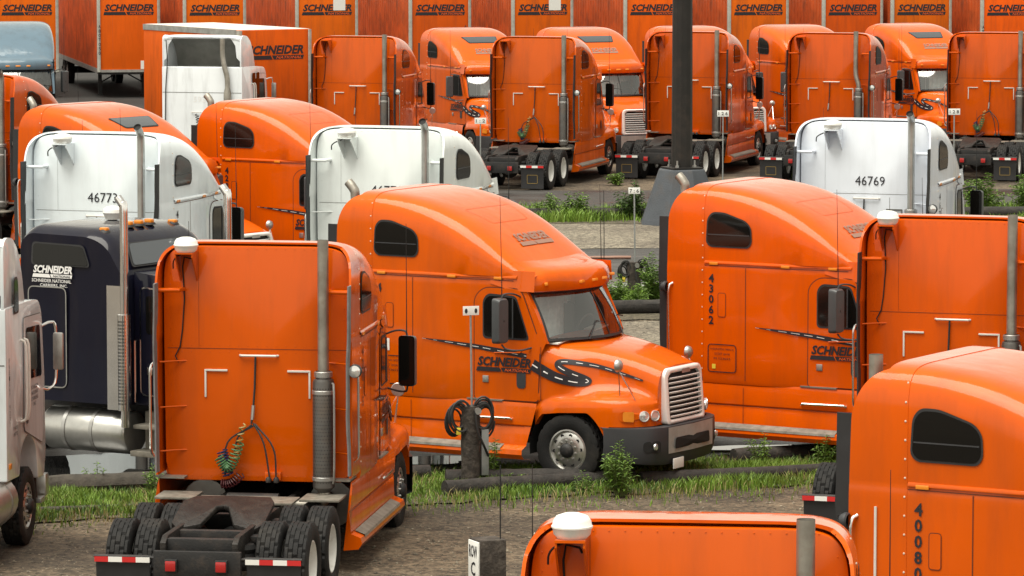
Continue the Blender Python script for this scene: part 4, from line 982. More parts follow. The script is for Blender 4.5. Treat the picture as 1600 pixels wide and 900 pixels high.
# ================================================================== white cab-over tractors
CO = Kit()
def build_coe():
    K = CO
    low = rpoly([(0, 1.0), (.75, .98), (.82, 1.3), (1.25, 1.5), (1.75, 1.28), (1.85, .80), (2.25, .78), (2.36, 1.1), (2.33, 2.1), (2.18, 3.0), (2.0, 3.17), (1.3, 3.22), (0, 3.24)], [.03, .05, .2, .3, .2, .03, .1, .1, .1, .1, .15, .1, .03], 4)
    K.part('cab_body', MB().prism(low, -1.2, 1.2).mesh('coe_cab', 'paint', bevel=.035))
    top = [(0, 3.23), (0, 4.08), (.2, 4.14), (.55, 4.10), (.85, 3.93), (1.08, 3.6), (1.22, 3.22)]
    rows = []
    for x, z in crom([(a, b, 0) for a, b in top[1:]], 4) and [(p.x, p.y) for p in crom([(a, b, 0) for a, b in top[1:]], 4)]:
        rows.append([(x, y, z - .05 * abs(y / 1.17) ** 8) for y in np.linspace(-1.17, 1.17, 17)])
    mb = MB().grid(rows); mb.grid([[(x, y * .985, z - .03) for x, y, z in r] for r in rows], flip=True)
    f = K.part('roof_fairing', mb.mesh('coe_fairing', 'paint', fix=False))
    K.part('fairing_shade_sheet', MB().grid([[(x, y * .97, z - .05) for x, y, z in r] for r in rows]).mesh('coe_shade_sheet', 'shade_grey', fix=False), under=f)  # inner sheet coloured dark to paint the shade of the hollow
    for s in (-1, 1):
        K.part('fairing_side', MB().prism(rpoly(top, [.01, .12, .1, .1, .1, .1, .01], 3), s * 1.14, s * 1.18).mesh('coe_fairing_side', 'paint', bevel=.012), under=f)
        K.part('corner_brace', MB().prism([(s * 1.14, 4.06), (s * .86, 4.06), (s * 1.0, 3.85), (s * 1.04, 3.5), (s * 1.14, 3.4)], .01, .05, 'yz').mesh('coe_brace', 'paint'), under=f)
        wp = rpoly([(.42, 3.12), (.74, 3.12), (.72, 3.5), (.66, 3.6), (.46, 3.6)][::-1], .06)
        for x0 in (.85, 1.22): K.part('small_window', MB().patch(rpoly([(x0, 2.72), (x0 + .28, 2.72), (x0 + .28, 3.04), (x0, 3.04)], .05), lambda x, z: (x, s * 1.222, z), 1).mesh('coe_small_window', 'dark_glass'), 'win_lo')
        w_ = K.part('sleeper_window', MB().patch(wp, lambda x, z: (x, s * 1.212, z), 2).mesh('coe_window_frame', 'black_flap'), 'win_hi')
        K.part('pane', MB().patch([(.58 + (x - .58) * .84, 3.35 + (z - 3.35) * .87) for x, z in wp], lambda x, z: (x, s * 1.216, z), 2).mesh('coe_pane', 'dark_glass'), under=w_)
        dp = rpoly([(1.0, 1.55), (2.1, 1.25), (2.2, 2.1), (2.06, 2.98), (1.0, 3.02)], .08)
        d = K.part('door', MB().patch(dp, lambda x, z: (x, s * 1.213, z), 3).mesh('coe_door', 'paint'))
        K.part('door_gap', MB().ring(dp, lambda x, z: (x, s * 1.2105, z), -.004, .012).mesh('coe_door_gap', 'seam_white', fix=False), under=d)
        gp_ = rpoly([(1.12, 2.2), (2.06, 2.15), (1.96, 2.84), (1.12, 2.88)], .07)
        K.part('pane', MB().patch(gp_, lambda x, z: (x, s * 1.219, z), 2).mesh('coe_door_pane', 'dark_glass'), under=d)
        K.part('handle', MB().patch(rpoly([(1.1, 1.62), (1.2, 1.62), (1.2, 1.95), (1.1, 1.95)], .03), lambda x, z: (x, s * 1.222, z), 1).mesh('coe_handle', 'dark_plastic'), under=d)
        for x in (.86, 1.02): K.part('grab_handle', MB().tube(crom([(x, s * 1.2, 2.75), (x, s * 1.27, 2.68), (x, s * 1.28, 2.2), (x, s * 1.27, 1.75), (x, s * 1.2, 1.68)], 3), .018, 7).mesh('coe_grab', 'bar_white'))
        mb = MB(); mb.tube(crom([(2.15, s * 1.2, 2.8), (2.25, s * 1.3, 2.84), (2.3, s * 1.36, 2.75), (2.3, s * 1.36, 2.1), (2.25, s * 1.28, 1.95), (2.2, s * 1.2, 1.95)], 4), .018, 7)
        a_ = K.part('mirror_arm', mb.mesh('coe_mirror_arm', 'chrome'))
        K.part('mirror', MB().box(2.24, 2.31, s * 1.33, s * 1.47, 2.2, 2.7).mesh('coe_mirror', 'steel', bevel=.03), under=a_)
        K.part('steps', MB().box(1.95, 2.2, s * 1.10, s * 1.22, .45, .52).mesh('coe_step', 'steel', bevel=.01))
        K.part('step_bracket', MB().tube([(1.98, s * 1.12, .9), (1.98, s * 1.14, .48)], .02, 6).mesh('coe_step_bracket', 'chassis'))
        K.part('marker_light', MB().box(.10, .22, s * 1.198, s * 1.218, 1.15, 1.22).mesh('coe_marker', 'amber', bevel=.006))
        tk = K.part('fuel_tank', MB().tube([(-1.35, s * .92, .72), (-1.33, s * .92, .72), (.42, s * .92, .72), (.44, s * .92, .72)], [.30, .33, .33, .30], 24).mesh('coe_tank', 'aluminium', smooth=40))
        for x in (-.9, .1): K.part('tank_strap', MB().lathe([(.332, -.03), (.338, -.03), (.338, .03), (.332, .03)], 24, 'x', (x, s * .92, .72)).mesh('coe_strap', 'steel'), under=tk)
        K.part('frame_rail', MB().box(-4.4, 2.0, s * .43 - .035, s * .43 + .035, .74, 1.0).mesh('coe_rail', 'chassis', bevel=.01))
        add_wheel(K, 1.28, s * 1.05, 'steer')
        for x in (-2.2, -3.5): add_wheel(K, x, s * 1.07, 'drive'); add_wheel(K, x, s * .73, 'drive')
    for x in (-4.3, -2.85, -1.5, -.3): K.part('cross_member', MB().box(x - .05, x + .05, -.395, .395, .78, .98).mesh('coe_cross', 'chassis'))
    for x in (1.28, -2.2, -3.5): K.part('axle', MB().tube([(x, -1.0, .51), (x, 1.0, .51)], .08, 8).mesh('coe_axle', 'chassis'))
    pl = [(-3.3, .16), (-3.36, .42), (-2.6, .50), (-2.35, 0), (-2.6, -.50), (-3.36, -.42), (-3.3, -.16), (-2.9, 0)]
    K.part('fifth_wheel', MB().prism(pl, 1.12, 1.18, 'xy').mesh('coe_fifth_wheel', 'grease', bevel=.01))
    K.part('exhaust_stack', MB().tube(crom([(-.12, -.80, 1.0), (-.12, -.80, 2.3), (-.12, -.80, 2.9), (-.12, -.72, 3.25), (-.10, -.66, 3.6), (-.10, -.66, 4.05)], 4), [.11] * 6 + [.075] * 15, 14).mesh('coe_stack', 'stack_steel'))
    K.part('wall_seam', MB().grid([[(-.004, y, z) for y in (-1.18, 1.18)] for z in (2.50, 2.515)]).mesh('coe_seam', 'seam_white', fix=False))
    K.part('grab_bar', MB().tube([(0, .3, 1.95), (-.05, .3, 1.95), (-.05, -.25, 1.95), (0, -.25, 1.95)], .014, 6).mesh('coe_bar', 'bar_white'))
    K.part('air_line', MB().tube([(-.05, 1.05, 4.0), (-.03, 1.02, 3.4), (-.03, 1.08, 2.6), (-.03, 1.1, 1.4)], .014, 5).mesh('coe_line', 'soot'))
    pts = [(-.12 + .05 * math.cos(t_ * 1.0), .12 - t_ * .002 + .05 * math.sin(t_), 1.9 - t_ * .011) for t_ in np.arange(0, 63, .55)]
    K.part('air_hose', MB().tube(pts, .012, 5).mesh('coe_hose', 'hose_black'))
    K.part('grille', MB().box(2.34, 2.39, -.7, .7, 1.2, 1.95).mesh('coe_grille', 'dark_plastic', bevel=.02))
    K.part('bumper', MB().box(2.25, 2.45, -1.22, 1.22, .5, .8).mesh('coe_bumper', 'aluminium', bevel=.03))
    K.part('windscreen', MB().add([(2.345, -1.08, 2.1), (2.345, 1.08, 2.1), (2.20, 1.05, 2.92), (2.20, -1.05, 2.92)], [(0, 1, 2, 3)]).mesh('coe_screen', 'dark_glass', fix=False, smooth=0))
build_coe()
def coe(x, y, rz, color, label, want=''):
    t_ = tag(empty('cab_over_tractor', (x, y, 0), R(rz)), label, 'truck', G); CO.spawn(t_, set(want.split()), color, 1.8); return t_
t = coe(-8.80, 123.5, 75, WHITE, 'white cab-over tractor from behind with hollow roof fairing in front of a trailer', 'win_lo')
mb = MB(); put_text(mb, '5937', back(-.006), .0, 2.24, .16, .5); obj('unit_number', mb.mesh('unit_number', 'ink_white', fix=False, smooth=0), t)
t = coe(-7.67, 55.48, 84, CREAM, 'grimy white cab-over tractor cut off by the left edge', 'win_hi')
mb = MB(); mb2 = MB(); mb3 = MB()
sd_ = lambda x, z: (x, -1.206, z)
for k, ch in enumerate('FREIGHT 9237'): 
    if ch != ' ': put_text(mb, ch, sd_, .18, 2.52 - k * .075, .06, .05)
for k, w_ in enumerate(('SCHNEIDER', 'NATIONAL', 'CARRIERS', 'INC')): put_text(mb2, w_, lambda x, z: (x, -1.218, z), 1.62, 2.03 - k * .075, .05, .42 if k < 3 else .15)
put_text(mb3, 'GVW 80000', sd_, .5, 1.62, .05, .25); put_text(mb3, 'UNIT 937', sd_, .5, 1.54, .05, .25)
for q in (mb2, mb3): obj('lettering', q.mesh('lettering', 'ink', fix=False, smooth=0), t)
obj('lettering', mb.mesh('lettering', 'ink', fix=False, smooth=0), t)

# ================================================================== navy tractor with integral sleeper
def navy():
    K = Kit(); c = NAVY
    prof = rpoly([(0, 1.05), (1.95, 1.05), (1.95, 2.85), (1.90, 3.0), (1.55, 3.48), (1.25, 3.60), (.15, 3.62), (0, 3.5)], [.02, .02, .1, .15, .25, .3, .15, .1], 5)
    mb = MB(); rows = []
    for y in (-1.2, -1.19, -1.15, -1.05, -.9, 0, .9, 1.05, 1.15, 1.19, 1.2):
        k = max(0, (abs(y) - .9) / .3); dz = .12 * k ** 2.2
        rows.append([(x, y * (1 - (.08 * max(0, (z - 2.9)) if True else 0)), z - (dz if z > 2.9 else 0)) for x, z in prof])
    mb.grid(rows, wrap=True); n = len(prof); mb.f.append(tuple(range(n))); mb.f.append(tuple(range(len(mb.v) - n, len(mb.v))))
    K.part('sleeper', mb.mesh('navy_sleeper', 'paint', smooth=35))
    cab = rpoly([(1.96, 1.05), (3.1, 1.05), (3.15, 2.05), (2.85, 2.75), (2.6, 2.93), (1.96, 3.0)], [.01, .05, .05, .12, .12, .02], 4)
    K.part('cab_body', MB().prism(cab, -1.02, 1.02).mesh('navy_cab', 'paint', bevel=.05))
    hood = rpoly([(3.12, 1.1), (4.85, .95), (4.95, 1.55), (4.8, 1.78), (3.12, 2.08)], [.02, .1, .12, .15, .02], 4)
    K.part('hood', MB().prism(hood, -.62, .62).mesh('navy_hood', 'paint', bevel=.08))
    K.part('grille', MB().box(4.93, 4.97, -.5, .5, .8, 1.6).mesh('navy_grille', 'chrome', bevel=.02))
    K.part('bumper', MB().box(4.92, 5.05, -1.15, 1.15, .45, .78).mesh('navy_bumper', 'chrome', bevel=.04))
    for s in (-1, 1):
        rows = [[(3.95 + .62 * math.cos(a), s * y, .52 + .66 * math.sin(a)) for a in np.linspace(-.1, math.pi + .1, 18)] for y in (.6, 1.1, 1.17)]
        K.part('fender', MB().grid(rows).mesh('navy_fender', 'paint', fix=False)); add_wheel(K, 3.95, s * 1.0, 'steer')
        # windows
        wp = rpoly([(.22, 3.04), (1.30, 3.04), (1.16, 3.36), (.22, 3.38)][::-1], .07)
        yy = lambda z: 1.2 * (1 - .08 * max(0, z - 2.9))
        w_ = K.part('sleeper_window', MB().patch(wp, lambda x, z: (x, s * (yy(z) + .012), z), 2).mesh('navy_win_frame', 'black_flap'))
        K.part('pane', MB().patch([(.75 + (x - .75) * .94, 3.2 + (z - 3.2) * .86) for x, z in wp], lambda x, z: (x, s * (yy(z) + .02), z), 2).mesh('navy_pane', 'dark_glass'), under=w_)
        hp = rpoly([(.18, 1.25), (.86, 1.25), (.86, 2.72), (.18, 2.72)], .1)
        h = K.part('luggage_door', MB().patch(hp, lambda x, z: (x, s * 1.212, z), 2).mesh('navy_hatch', 'paint'))
        K.part('trim', MB().ring(hp, lambda x, z: (x, s * 1.214, z), -.006, .012).mesh('navy_trim', 'steel', fix=False), under=h)
        dp = rpoly([(2.08, 1.2), (3.02, 1.2), (3.05, 2.05), (2.75, 2.72), (2.08, 2.78)], .1)
        d = K.part('door', MB().patch(dp, lambda x, z: (x, s * 1.034, z), 2).mesh('navy_door', 'paint'))
        K.part('trim', MB().ring(dp, lambda x, z: (x, s * 1.036, z), -.008, .014).mesh('navy_door_trim', 'chrome', fix=False), under=d)
        gp_ = rpoly([(2.18, 2.1), (2.92, 2.1), (2.68, 2.62), (2.18, 2.66)], .06)
        K.part('pane', MB().patch(gp_, lambda x, z: (x, s * 1.04, z), 2).mesh('navy_door_pane', 'dark_glass'), under=d)
        K.part('handle', MB().box(2.2, 2.3, s * 1.036, s * 1.06, 1.5, 1.62).mesh('navy_handle', 'chrome', bevel=.01), under=d)
        K.part('grab_handle', MB().tube([(2.02, s * 1.03, 2.0), (2.02, s * 1.1, 2.0), (2.02, s * 1.1, 1.1), (2.02, s * 1.03, 1.1)], .016, 7).mesh('navy_grab', 'chrome'))
        tk = K.part('fuel_tank', MB().tube([(.38, s * .92, .62), (.42, s * .92, .62), (1.85, s * .92, .62), (1.89, s * .92, .62)], [.29, .32, .32, .29], 28).mesh('navy_tank', 'aluminium', smooth=40))
        for x in (.8, 1.3): K.part('tank_strap', MB().lathe([(.323, -.03), (.33, -.03), (.33, .03), (.323, .03)], 28, 'x', (x, s * .92, .62)).mesh('navy_strap', 'steel'), under=tk)
        mb = MB(); mb.box(2.05, 2.7, s * .8, s * 1.2, .72, .78); mb.box(2.02, 2.75, s * .8, s * 1.24, .32, .40); mb.box(2.05, 2.7, s * .78, s * .9, .32, .95)
        K.part('steps', mb.mesh('navy_steps', 'tread_plate', bevel=.012))
        # chromed stack with flat guard
        st = K.part('exhaust_stack', MB().tube(crom([(2.0, s * 1.32, .75), (2.0, s * 1.32, 2.6), (2.0, s * 1.32, 3.88), (1.98, s * 1.32, 4.0), (1.90, s * 1.32, 4.10)], 4), .062, 16).mesh('navy_stack', 'chrome'))
        K.part('muffler', MB().tube([(2.0, s * 1.33, 1.0), (2.0, s * 1.33, 2.4)], .095, 18).mesh('navy_muffler', 'chrome'), under=st)
        K.part('stack_guard', MB().box(1.62, 1.98, s * 1.215, s * 1.235, .98, 2.80).mesh('navy_guard', 'chrome'), under=st)
        mb = MB()
        for z in np.arange(1.1, 2.35, .05):
            for a in np.linspace(-2.3, -.8, 7):
                M = Matrix.Translation((2.0, s * 1.33, z)) @ Matrix.Rotation(a if s < 0 else -a, 4, 'Z') @ Matrix.Translation((.0965, 0, 0)); mb.add([M @ Vector((0, u, w)) for u, w in ((-.005, -.014), (.005, -.014), (.005, .014), (-.005, .014))], [(0, 1, 2, 3)])
        K.part('guard_holes', mb.mesh('navy_holes', 'soot', fix=False, smooth=0), under=st)
        K.part('mirror', MB().box(2.66, 2.72, s * 1.25, s * 1.42, 2.25, 2.75).mesh('navy_mirror', 'chrome', bevel=.02))
        K.part('mirror_arm', MB().tube([(2.8, s * 1.0, 2.6), (2.69, s * 1.33, 2.8), (2.69, s * 1.33, 2.2), (2.9, s * 1.0, 2.1)], .012, 6).mesh('navy_mirror_arm', 'chrome'))
        K.part('spot_mirror', MB().lathe([(0, .04), (.07, .03), (.085, -.01), (0, -.015)], 14, 'x', (2.45, s * 1.16, 2.02)).mesh('navy_spot', 'chrome'))
        K.part('frame_rail', MB().box(-3.6, 4.9, s * .43 - .035, s * .43 + .035, .7, .96).mesh('navy_rail', 'chassis', bevel=.01))
        for x in (-1.4, -2.7): add_wheel(K, x, s * 1.07, 'drive'); add_wheel(K, x, s * .73, 'drive')
        K.part('marker_light', MB().box(.02, .16, s * 1.15, s * 1.21, .92, 1.0).mesh('navy_marker', 'amber', bevel=.01))
    # front slope window, roof lights, dome
    fs = lambda u, w: (1.925 - (w - 2.98) * .78, u, w)
    fp = rpoly([(-1.0, 3.03), (1.0, 3.03), (.80, 3.36), (-.80, 3.36)], .07)
    w_ = K.part('front_window', MB().patch(fp, lambda u, w: (fs(u, w)[0] + .03, u, w + .03), 2).mesh('navy_front_frame', 'black_flap'))
    K.part('pane', MB().patch([(u * .95, 3.19 + (w - 3.19) * .88) for u, w in fp], lambda u, w: (fs(u, w)[0] + .036, u, w + .038), 2).mesh('navy_front_pane', 'sky_glass'), under=w_)
    for y in (-.86, -.26, 0, .26, .86):
        b = K.part('roof_light', MB().lathe([(.10, 3.575 - .05 * (abs(y) > .5)), (.085, 3.605 - .05 * (abs(y) > .5)), (0, 3.61)], 12, 'z', (1.32, y, 0)).mesh('navy_light_base', 'chassis'))
        K.part('lens', MB().box(1.25, 1.38, y - .045, y + .045, 3.60 - .05 * (abs(y) > .5), 3.66 - .05 * (abs(y) > .5)).mesh('navy_light', 'amber', bevel=.02), under=b)
    K.part('satellite_dome', MB().lathe([(0, 3.6), (.11, 3.62), (.14, 3.70), (.155, 3.72), (.145, 3.77), (.09, 3.81), (0, 3.825)], 20, 'z', (.62, .3, 0)).mesh('navy_dome', 'white_plastic'))
    K.part('windscreen', MB().grid([[(3.19 - .30 * w / .68 - .1 * (u / .9) ** 2 + .02, u, 2.08 + w) for u in np.linspace(-.92, .92, 9)] for w in (0, .6)]).mesh('navy_screen', 'dark_glass', fix=False))
    for x in (-3.5, -2.0, -.6): K.part('cross_member', MB().box(x - .05, x + .05, -.395, .395, .76, .94).mesh('navy_cross', 'chassis'))
    for x in (3.95, -1.4, -2.7): K.part('axle', MB().tube([(x, -1.0, .51), (x, 1.0, .51)], .08, 8).mesh('navy_axle', 'chassis'))
    K.part('fifth_wheel', MB().prism([(-2.5, .16), (-2.56, .42), (-1.8, .50), (-1.55, 0), (-1.8, -.50), (-2.56, -.42), (-2.5, -.16), (-2.1, 0)], 1.1, 1.15, 'xy').mesh('navy_fifth', 'grease', bevel=.01))
    t_ = tag(empty('truck_tractor', (-6.66, 65.0, 0), R(-31)), 'navy blue tractor with chrome stack and fuel tank at the left', 'truck', G)
    K.spawn(t_, set(), c)
    fn = lambda x, z: (x, -1.206, z)
    a, b = logo(fn, .25, .98, 2.86, .18); 
    put_text(a, 'SCHNEIDER NATIONAL', fn, .60, 2.79, .05, .72, bold=.01); put_text(a, 'CARRIERS, INC.', fn, .64, 2.72, .05, .5, bold=.01)
    o = obj('lettering', a.mesh('navy_mark', 'ink_white', fix=False, smooth=0), t_); obj('small_lettering', b.mesh('navy_mark_small', 'ink', fix=False, smooth=0), o)
navy()

# ================================================================== trailers
mat('trailer_side', (.50, .082, .012), .6, noise=(2, .35), wear=((.17, .05, .022), .6, 1.2))
TK = Kit()
def trailer_kit(L, W_=2.42, ribs=True, rail='trailer_post'):
    K = Kit(); h = W_ / 2; zt = 4.10; zb = 1.05
    K.part('box_body', MB().box(-L, -.02, -h, h, zb, zt).mesh('box_body', 'trailer_paint', bevel=.03))
    K.part('roof_sheet', MB().box(-L + .03, -.05, -h + .04, h - .04, zt, zt + .012).mesh('roof_sheet', 'trailer_roof'))
    for s in (-1, 1):
        K.part('corner_post', MB().prism(rpoly([(-.13, s * (h - .02)), (-.13, s * (h + .012)), (.012, s * (h + .012)), (.035, s * (h - .06)), (.035, s * (h - .11)), (.0, s * (h - .11))], .03, 3), zb - .02, zt - .01, 'xy').mesh('corner_post', rail))
        K.part('top_rail', MB().box(-L, -.14, s * (h - .005), s * (h + .018), zt - .16, zt + .008).mesh('top_rail', 'silver_rail'))
        K.part('bottom_rail', MB().box(-L, -.14, s * (h - .01), s * (h + .02), zb - .06, zb + .12).mesh('bottom_rail', 'silver_rail'))
        mb = MB()
        for x in np.arange(-L + .3, -.2, .42): mb.box(x - .05, x + .05, s * (h - .002), s * (h + .022), zb + .12, zt - .16)
        if ribs: K.part('side_posts', mb.mesh('side_posts', 'trailer_side'))
        if ribs: K.part('side_sheet', MB().box(-L + .02, -.14, s * (h - .004), s * (h + .004), zb + .12, zt - .16).mesh('side_sheet', 'trailer_side'))
        lg = K.part('landing_leg', MB().box(-2.6, -2.46, s * .85 - .07, s * .85 + .07, .06, zb - .06).mesh('landing_leg', 'chassis', bevel=.01))
        K.part('foot', MB().box(-2.68, -2.38, s * .85 - .13, s * .85 + .13, .0, .06).mesh('landing_foot', 'chassis'), under=lg)
        K.part('leg_brace', MB().tube([(-2.53, s * .85, .5), (-2.53, 0, zb - .08)], .03, 6).mesh('leg_brace', 'chassis'))
        for x in (-L + 1.2, -L + 2.5): add_wheel(K, x, s * 1.0, 'drive')
    for x in (-L + 1.2, -L + 2.5): K.part('axle', MB().tube([(x, -.95, .515), (x, .95, .515)], .07, 8).mesh('trailer_axle', 'chassis'))
    K.part('slider_frame', MB().box(-L + .4, -L + 3.2, -.5, .5, .75, zb - .02).mesh('slider_frame', 'chassis'))
    K.part('cross_sills', MB().box(-L, -.1, -h + .1, h - .1, zb - .12, zb - .005).mesh('cross_sills', 'chassis'))
    K.part('nose_sill', MB().box(-.1, .02, -h + .12, h - .12, zb - .03, zb + .07).mesh('nose_sill', 'silver_rail'))
    mb = MB()
    for y in (-.62, .62): mb.box(-.018, -.016, y - .004, y + .004, zb + .1, zt - .05)
    K.part('panel_seam', mb.mesh('nose_seam', 'trailer_side', fix=False))
    K.part('rear_bumper', MB().box(-L, -L + .06, -1.1, 1.1, .5, .62).mesh('rear_bumper', 'chassis'))
    fn = lambda u, w: (-.014, u, w)
    a, b = logo(fn, -.98, .98, 3.22, .42)
    i = K.part('lettering', a.mesh('nose_mark', 'ink', fix=False, smooth=0)); K.part('small_lettering', b.mesh('nose_mark_small', 'ink_orange', fix=False, smooth=0), under=i)
    return K
VAN = trailer_kit(14.6)
PUP = trailer_kit(6.1, 2.45, ribs=False)
TG = 'trailers in the back row'
spots = [(43, -18.65, 'trailer at far left with diamond placards on its nose', 'placards', 0), (201, -14.76, 'trailer with lettered corner post, second from left', 'post', 1), (337, -11.41, 'third trailer from left, above the white cab-over', '', 0),
         (511, -7.12, 'trailer with a pale patch over its mark, left of the skylight roofs', 'patch', 1), (688, -2.76, 'trailer left of the skylight tractor with small reference letters', 'letters', 2), (848, 1.18, 'trailer with a pale patch over its mark, left of the lamp pole', 'patch', 0),
         (1023, 5.50, 'trailer directly behind the lamp pole', '', 1), (1185, 9.49, 'first trailer right of the lamp pole', '', 0), (1332, 13.11, 'left one of two trailers standing side by side', '', 2), (1440, 15.77, 'right one of two trailers standing side by side', '', 0), (1578, 19.17, 'trailer at the right edge of the back row', 'post', 1)]
tone = [(.68, .115, .008), (.74, .125, .008), (.62, .10, .008)]
for k, (px, x, lb, extra, c) in enumerate(spots):
    t = tag(empty('box_trailer', (x, 167.6 + random.uniform(-.4, .4), 0), R(-78 + random.uniform(-1, 1))), 'orange box ' + lb, 'trailer', TG)
    VAN.spawn(t, set(), tuple(q * random.uniform(.88, 1.1) for q in tone[c]), random.uniform(.6, 1.5))
    fn = lambda u, w: (-.012, u, w)
    if extra == 'placards':
        for u, w, m_ in ((.62, 2.55, 'ink_faded'), (.68, 2.05, 'paper')):
            obj('placard', MB().add([(-.008, u + du, w + dw) for du, dw in ((0, -.2), (.2, 0), (0, .2), (-.2, 0))], [(0, 1, 2, 3)]).mesh('placard', m_, fix=False, smooth=0), t)
    if extra in ('post', 'letters'):
        mb = MB()
        for i, ch in enumerate('A80T050'): put_text(mb, ch, lambda u, w: (.042, u, w), -1.135 if extra == 'post' else .98, 2.72 - i * .17, .13, .085, bold=.01)
        obj('reference_letters', mb.mesh('reference_letters', 'ink', fix=False, smooth=0), t)
    if extra == 'patch': obj('pale_patch', MB().box(-.03, -.006, .25, .72, 3.4, 4.0).mesh('pale_patch', 'paper'), t)
    for u, w, sw, sh in ((.95, 1.55, .10, .16), (.98, 1.95, .07, .22), (.55, 1.30, .10, .16)):
        if random.random() < .7: obj('sticker', MB().box(-.02, -.009, u - sw, u + sw, w - sh, w + sh).mesh('sticker', random.choice(['paper', 'trailer_post', 'ink_faded'])), t)
t = tag(empty('box_trailer', (-7.0, 128.7, 0), R(-58)), 'shorter orange trailer with pale roof standing behind the white cab-over', 'trailer', TG)
PUP.spawn(t, set(), (.62, .10, .008), 1.2)

# ================================================================== lamp pole
t = tag(empty('lamp_pole', (4.24, 108.4, 0), R(22.5)), 'thick dark steel lamp pole on a tapered concrete pedestal', 'lamp pole')
rows = []
for r, z in ((1.10, 0), (1.06, .12), (.62, 1.34), (.60, 1.38)):
    rows.append([(r * math.cos(2*math.pi*k/8), r * math.sin(2*math.pi*k/8), z) for k in range(8)])
mb = MB().grid(rows, wrap=True); mb.f.append(tuple(range(24, 32))); obj('pedestal', mb.mesh('pedestal', 'concrete', smooth=0, bevel=.02), t)
rows = [[(r * math.cos(2*math.pi*k/12), r * math.sin(2*math.pi*k/12), z) for k in range(12)] for r, z in ((.265, 1.40), (.25, 6), (.20, 14))]
po = obj('pole', MB().grid(rows, wrap=True).mesh('pole', 'pole_steel', smooth=0), t)
obj('base_plate', MB().box(-.40, .40, -.40, .40, 1.39, 1.43).mesh('base_plate', 'pole_steel', bevel=.005), po)
for a in range(4):
    c, s_ = .33 * math.cos(a * math.pi / 2 + .785) * 1.3, .33 * math.sin(a * math.pi / 2 + .785) * 1.3
    obj('anchor_bolt', MB().lathe([(.05, 1.43), (.05, 1.48), (.025, 1.48), (.025, 1.60), (0, 1.60)], 6, 'z', (c * .78, s_ * .78, 0)).mesh('anchor_bolt', 'steel', fix=False), po)
for a in (0, math.pi):
    hd_ = obj('lamp_head', MB().box(.2 * math.cos(a) + (0 if math.cos(a) > 0 else -.9), .2 * math.cos(a) + (.9 if math.cos(a) > 0 else 0), -.2, .2, 13.8, 14.0).mesh('lamp_head', 'pole_steel', bevel=.04), t)

# ================================================================== plug-in posts, marker signs
def power_post(x, y, h, r, label, sign_h=None, rot=0, digits='7 + 6', box=True, tilt=0.0):
    t = tag(empty('power_post', (x, y, .02), R(rot)), label, 'post', 'plug-in posts along the rows')
    rows = []
    rr = random.Random(int(x * 10))
    for z in np.linspace(0, h, 8):
        rows.append([((r + rr.uniform(-.008, .008)) * math.cos(2*math.pi*k/14), (r + rr.uniform(-.008, .008)) * math.sin(2*math.pi*k/14), z - .0) for k in range(14)])
    mb = MB().grid(rows, wrap=True); mb.f.append(tuple(range(len(mb.v) - 14, len(mb.v)))); obj('wooden_post', mb.mesh('wooden_post', 'post_wood', smooth=35), t)
    cs = min(1.0, h / 1.1)
    for s in (-1, 1):
        pts = []
        for a in np.linspace(0, 2 * math.pi * 7, 130):
            q = a / (2 * math.pi); e = 1 + .16 * math.sin(q * 2.9 + s) + .06 * math.sin(a * .5)
            pts.append((s * (r + .02 + .012 * q) + .13 * cs * math.cos(a) * e, -.11 + .030 * q + .02 * math.sin(a * .7), h - .10 - .02 * q + .20 * cs * math.sin(a) * e))
        obj('coiled_cable', MB().tube(pts, .017, 6).mesh('coiled_cable', 'hose_black'), t)
    obj('hanging_cable', MB().tube(crom([(.02, -r - .02, h - .05), (.05, -r - .05, h - .35), (.14, -r - .04, h - .55), (.24, -.08, h - .72)], 4), .018, 6).mesh('hanging_cable', 'hose_black'), t)
    obj('cable_clip', MB().lathe([(.0, -.02), (.05, -.02), (.05, .02), (0, .02)], 10, 'y', (.06, -r - .02, h - .06)).mesh('cable_clip', 'steel'), t)
    obj('plug', MB().box(-r - .10, -r - .04, -.1, -.04, h - .40, h - .30).mesh('plug', 'yellow_tag', bevel=.01), t)
    if box: obj('junction_box', MB().box(r + .01, r + .12, -.06, .06, .20, .86).mesh('junction_box', 'galvanised', bevel=.01), t)
    if sign_h:
        p = obj('sign_pole', MB().tube([(.02, 0, h - .1), (.0, 0, sign_h - .02)], .016, 8).mesh('sign_pole', 'galvanised'), t)
        sg = obj('sign_plate', MB().box(-.12, .12, -.025, -.017, sign_h - .10, sign_h + .03).mesh('sign_plate', 'sign_white', bevel=.003), p)
        mb = MB(); put_text(mb, digits, lambda u, w: (u, -.027, w), 0, sign_h - .075, .075, .19, bold=.015); obj('sign_lettering', mb.mesh('sign_lettering', 'ink', fix=False, smooth=0), p)
    return t
power_post(-.59, 61.6, 1.20, .135, 'short wooden post with coiled black cables before the full-view orange tractor', 2.60, 18, '. .')
power_post(2.5, 88.8, .80, .14, 'wooden stump with cables among weeds beyond the windscreen', 2.30, 0, '7 : 6', box=False)
def sign_stake(x, y, h, digits, label):
    t = tag(empty('sign_stake', (x, y, 0)), label, 'sign', 'numbered bay signs')
    obj('stake', MB().tube([(0, 0, 0), (0, 0, h)], .018, 8).mesh('stake', 'galvanised'), t)
    obj('sign_plate', MB().box(-.16, .16, -.026, -.018, h - .14, h + .03).mesh('stake_plate', 'sign_white', bevel=.003), t)
    mb = MB(); put_text(mb, digits, lambda u, w: (u, -.029, w), 0, h - .10, .09, .25, bold=.015); obj('sign_lettering', mb.mesh('stake_lettering', 'ink', fix=False, smooth=0), t)
sign_stake(-.86, 118.5, 2.05, '1 : 2', 'white bay sign on a thin stake by the hose-hung tractor')
sign_stake(5.75, 118.5, 2.25, '1 2 6', 'white bay sign on a thin stake right of the lamp pole')
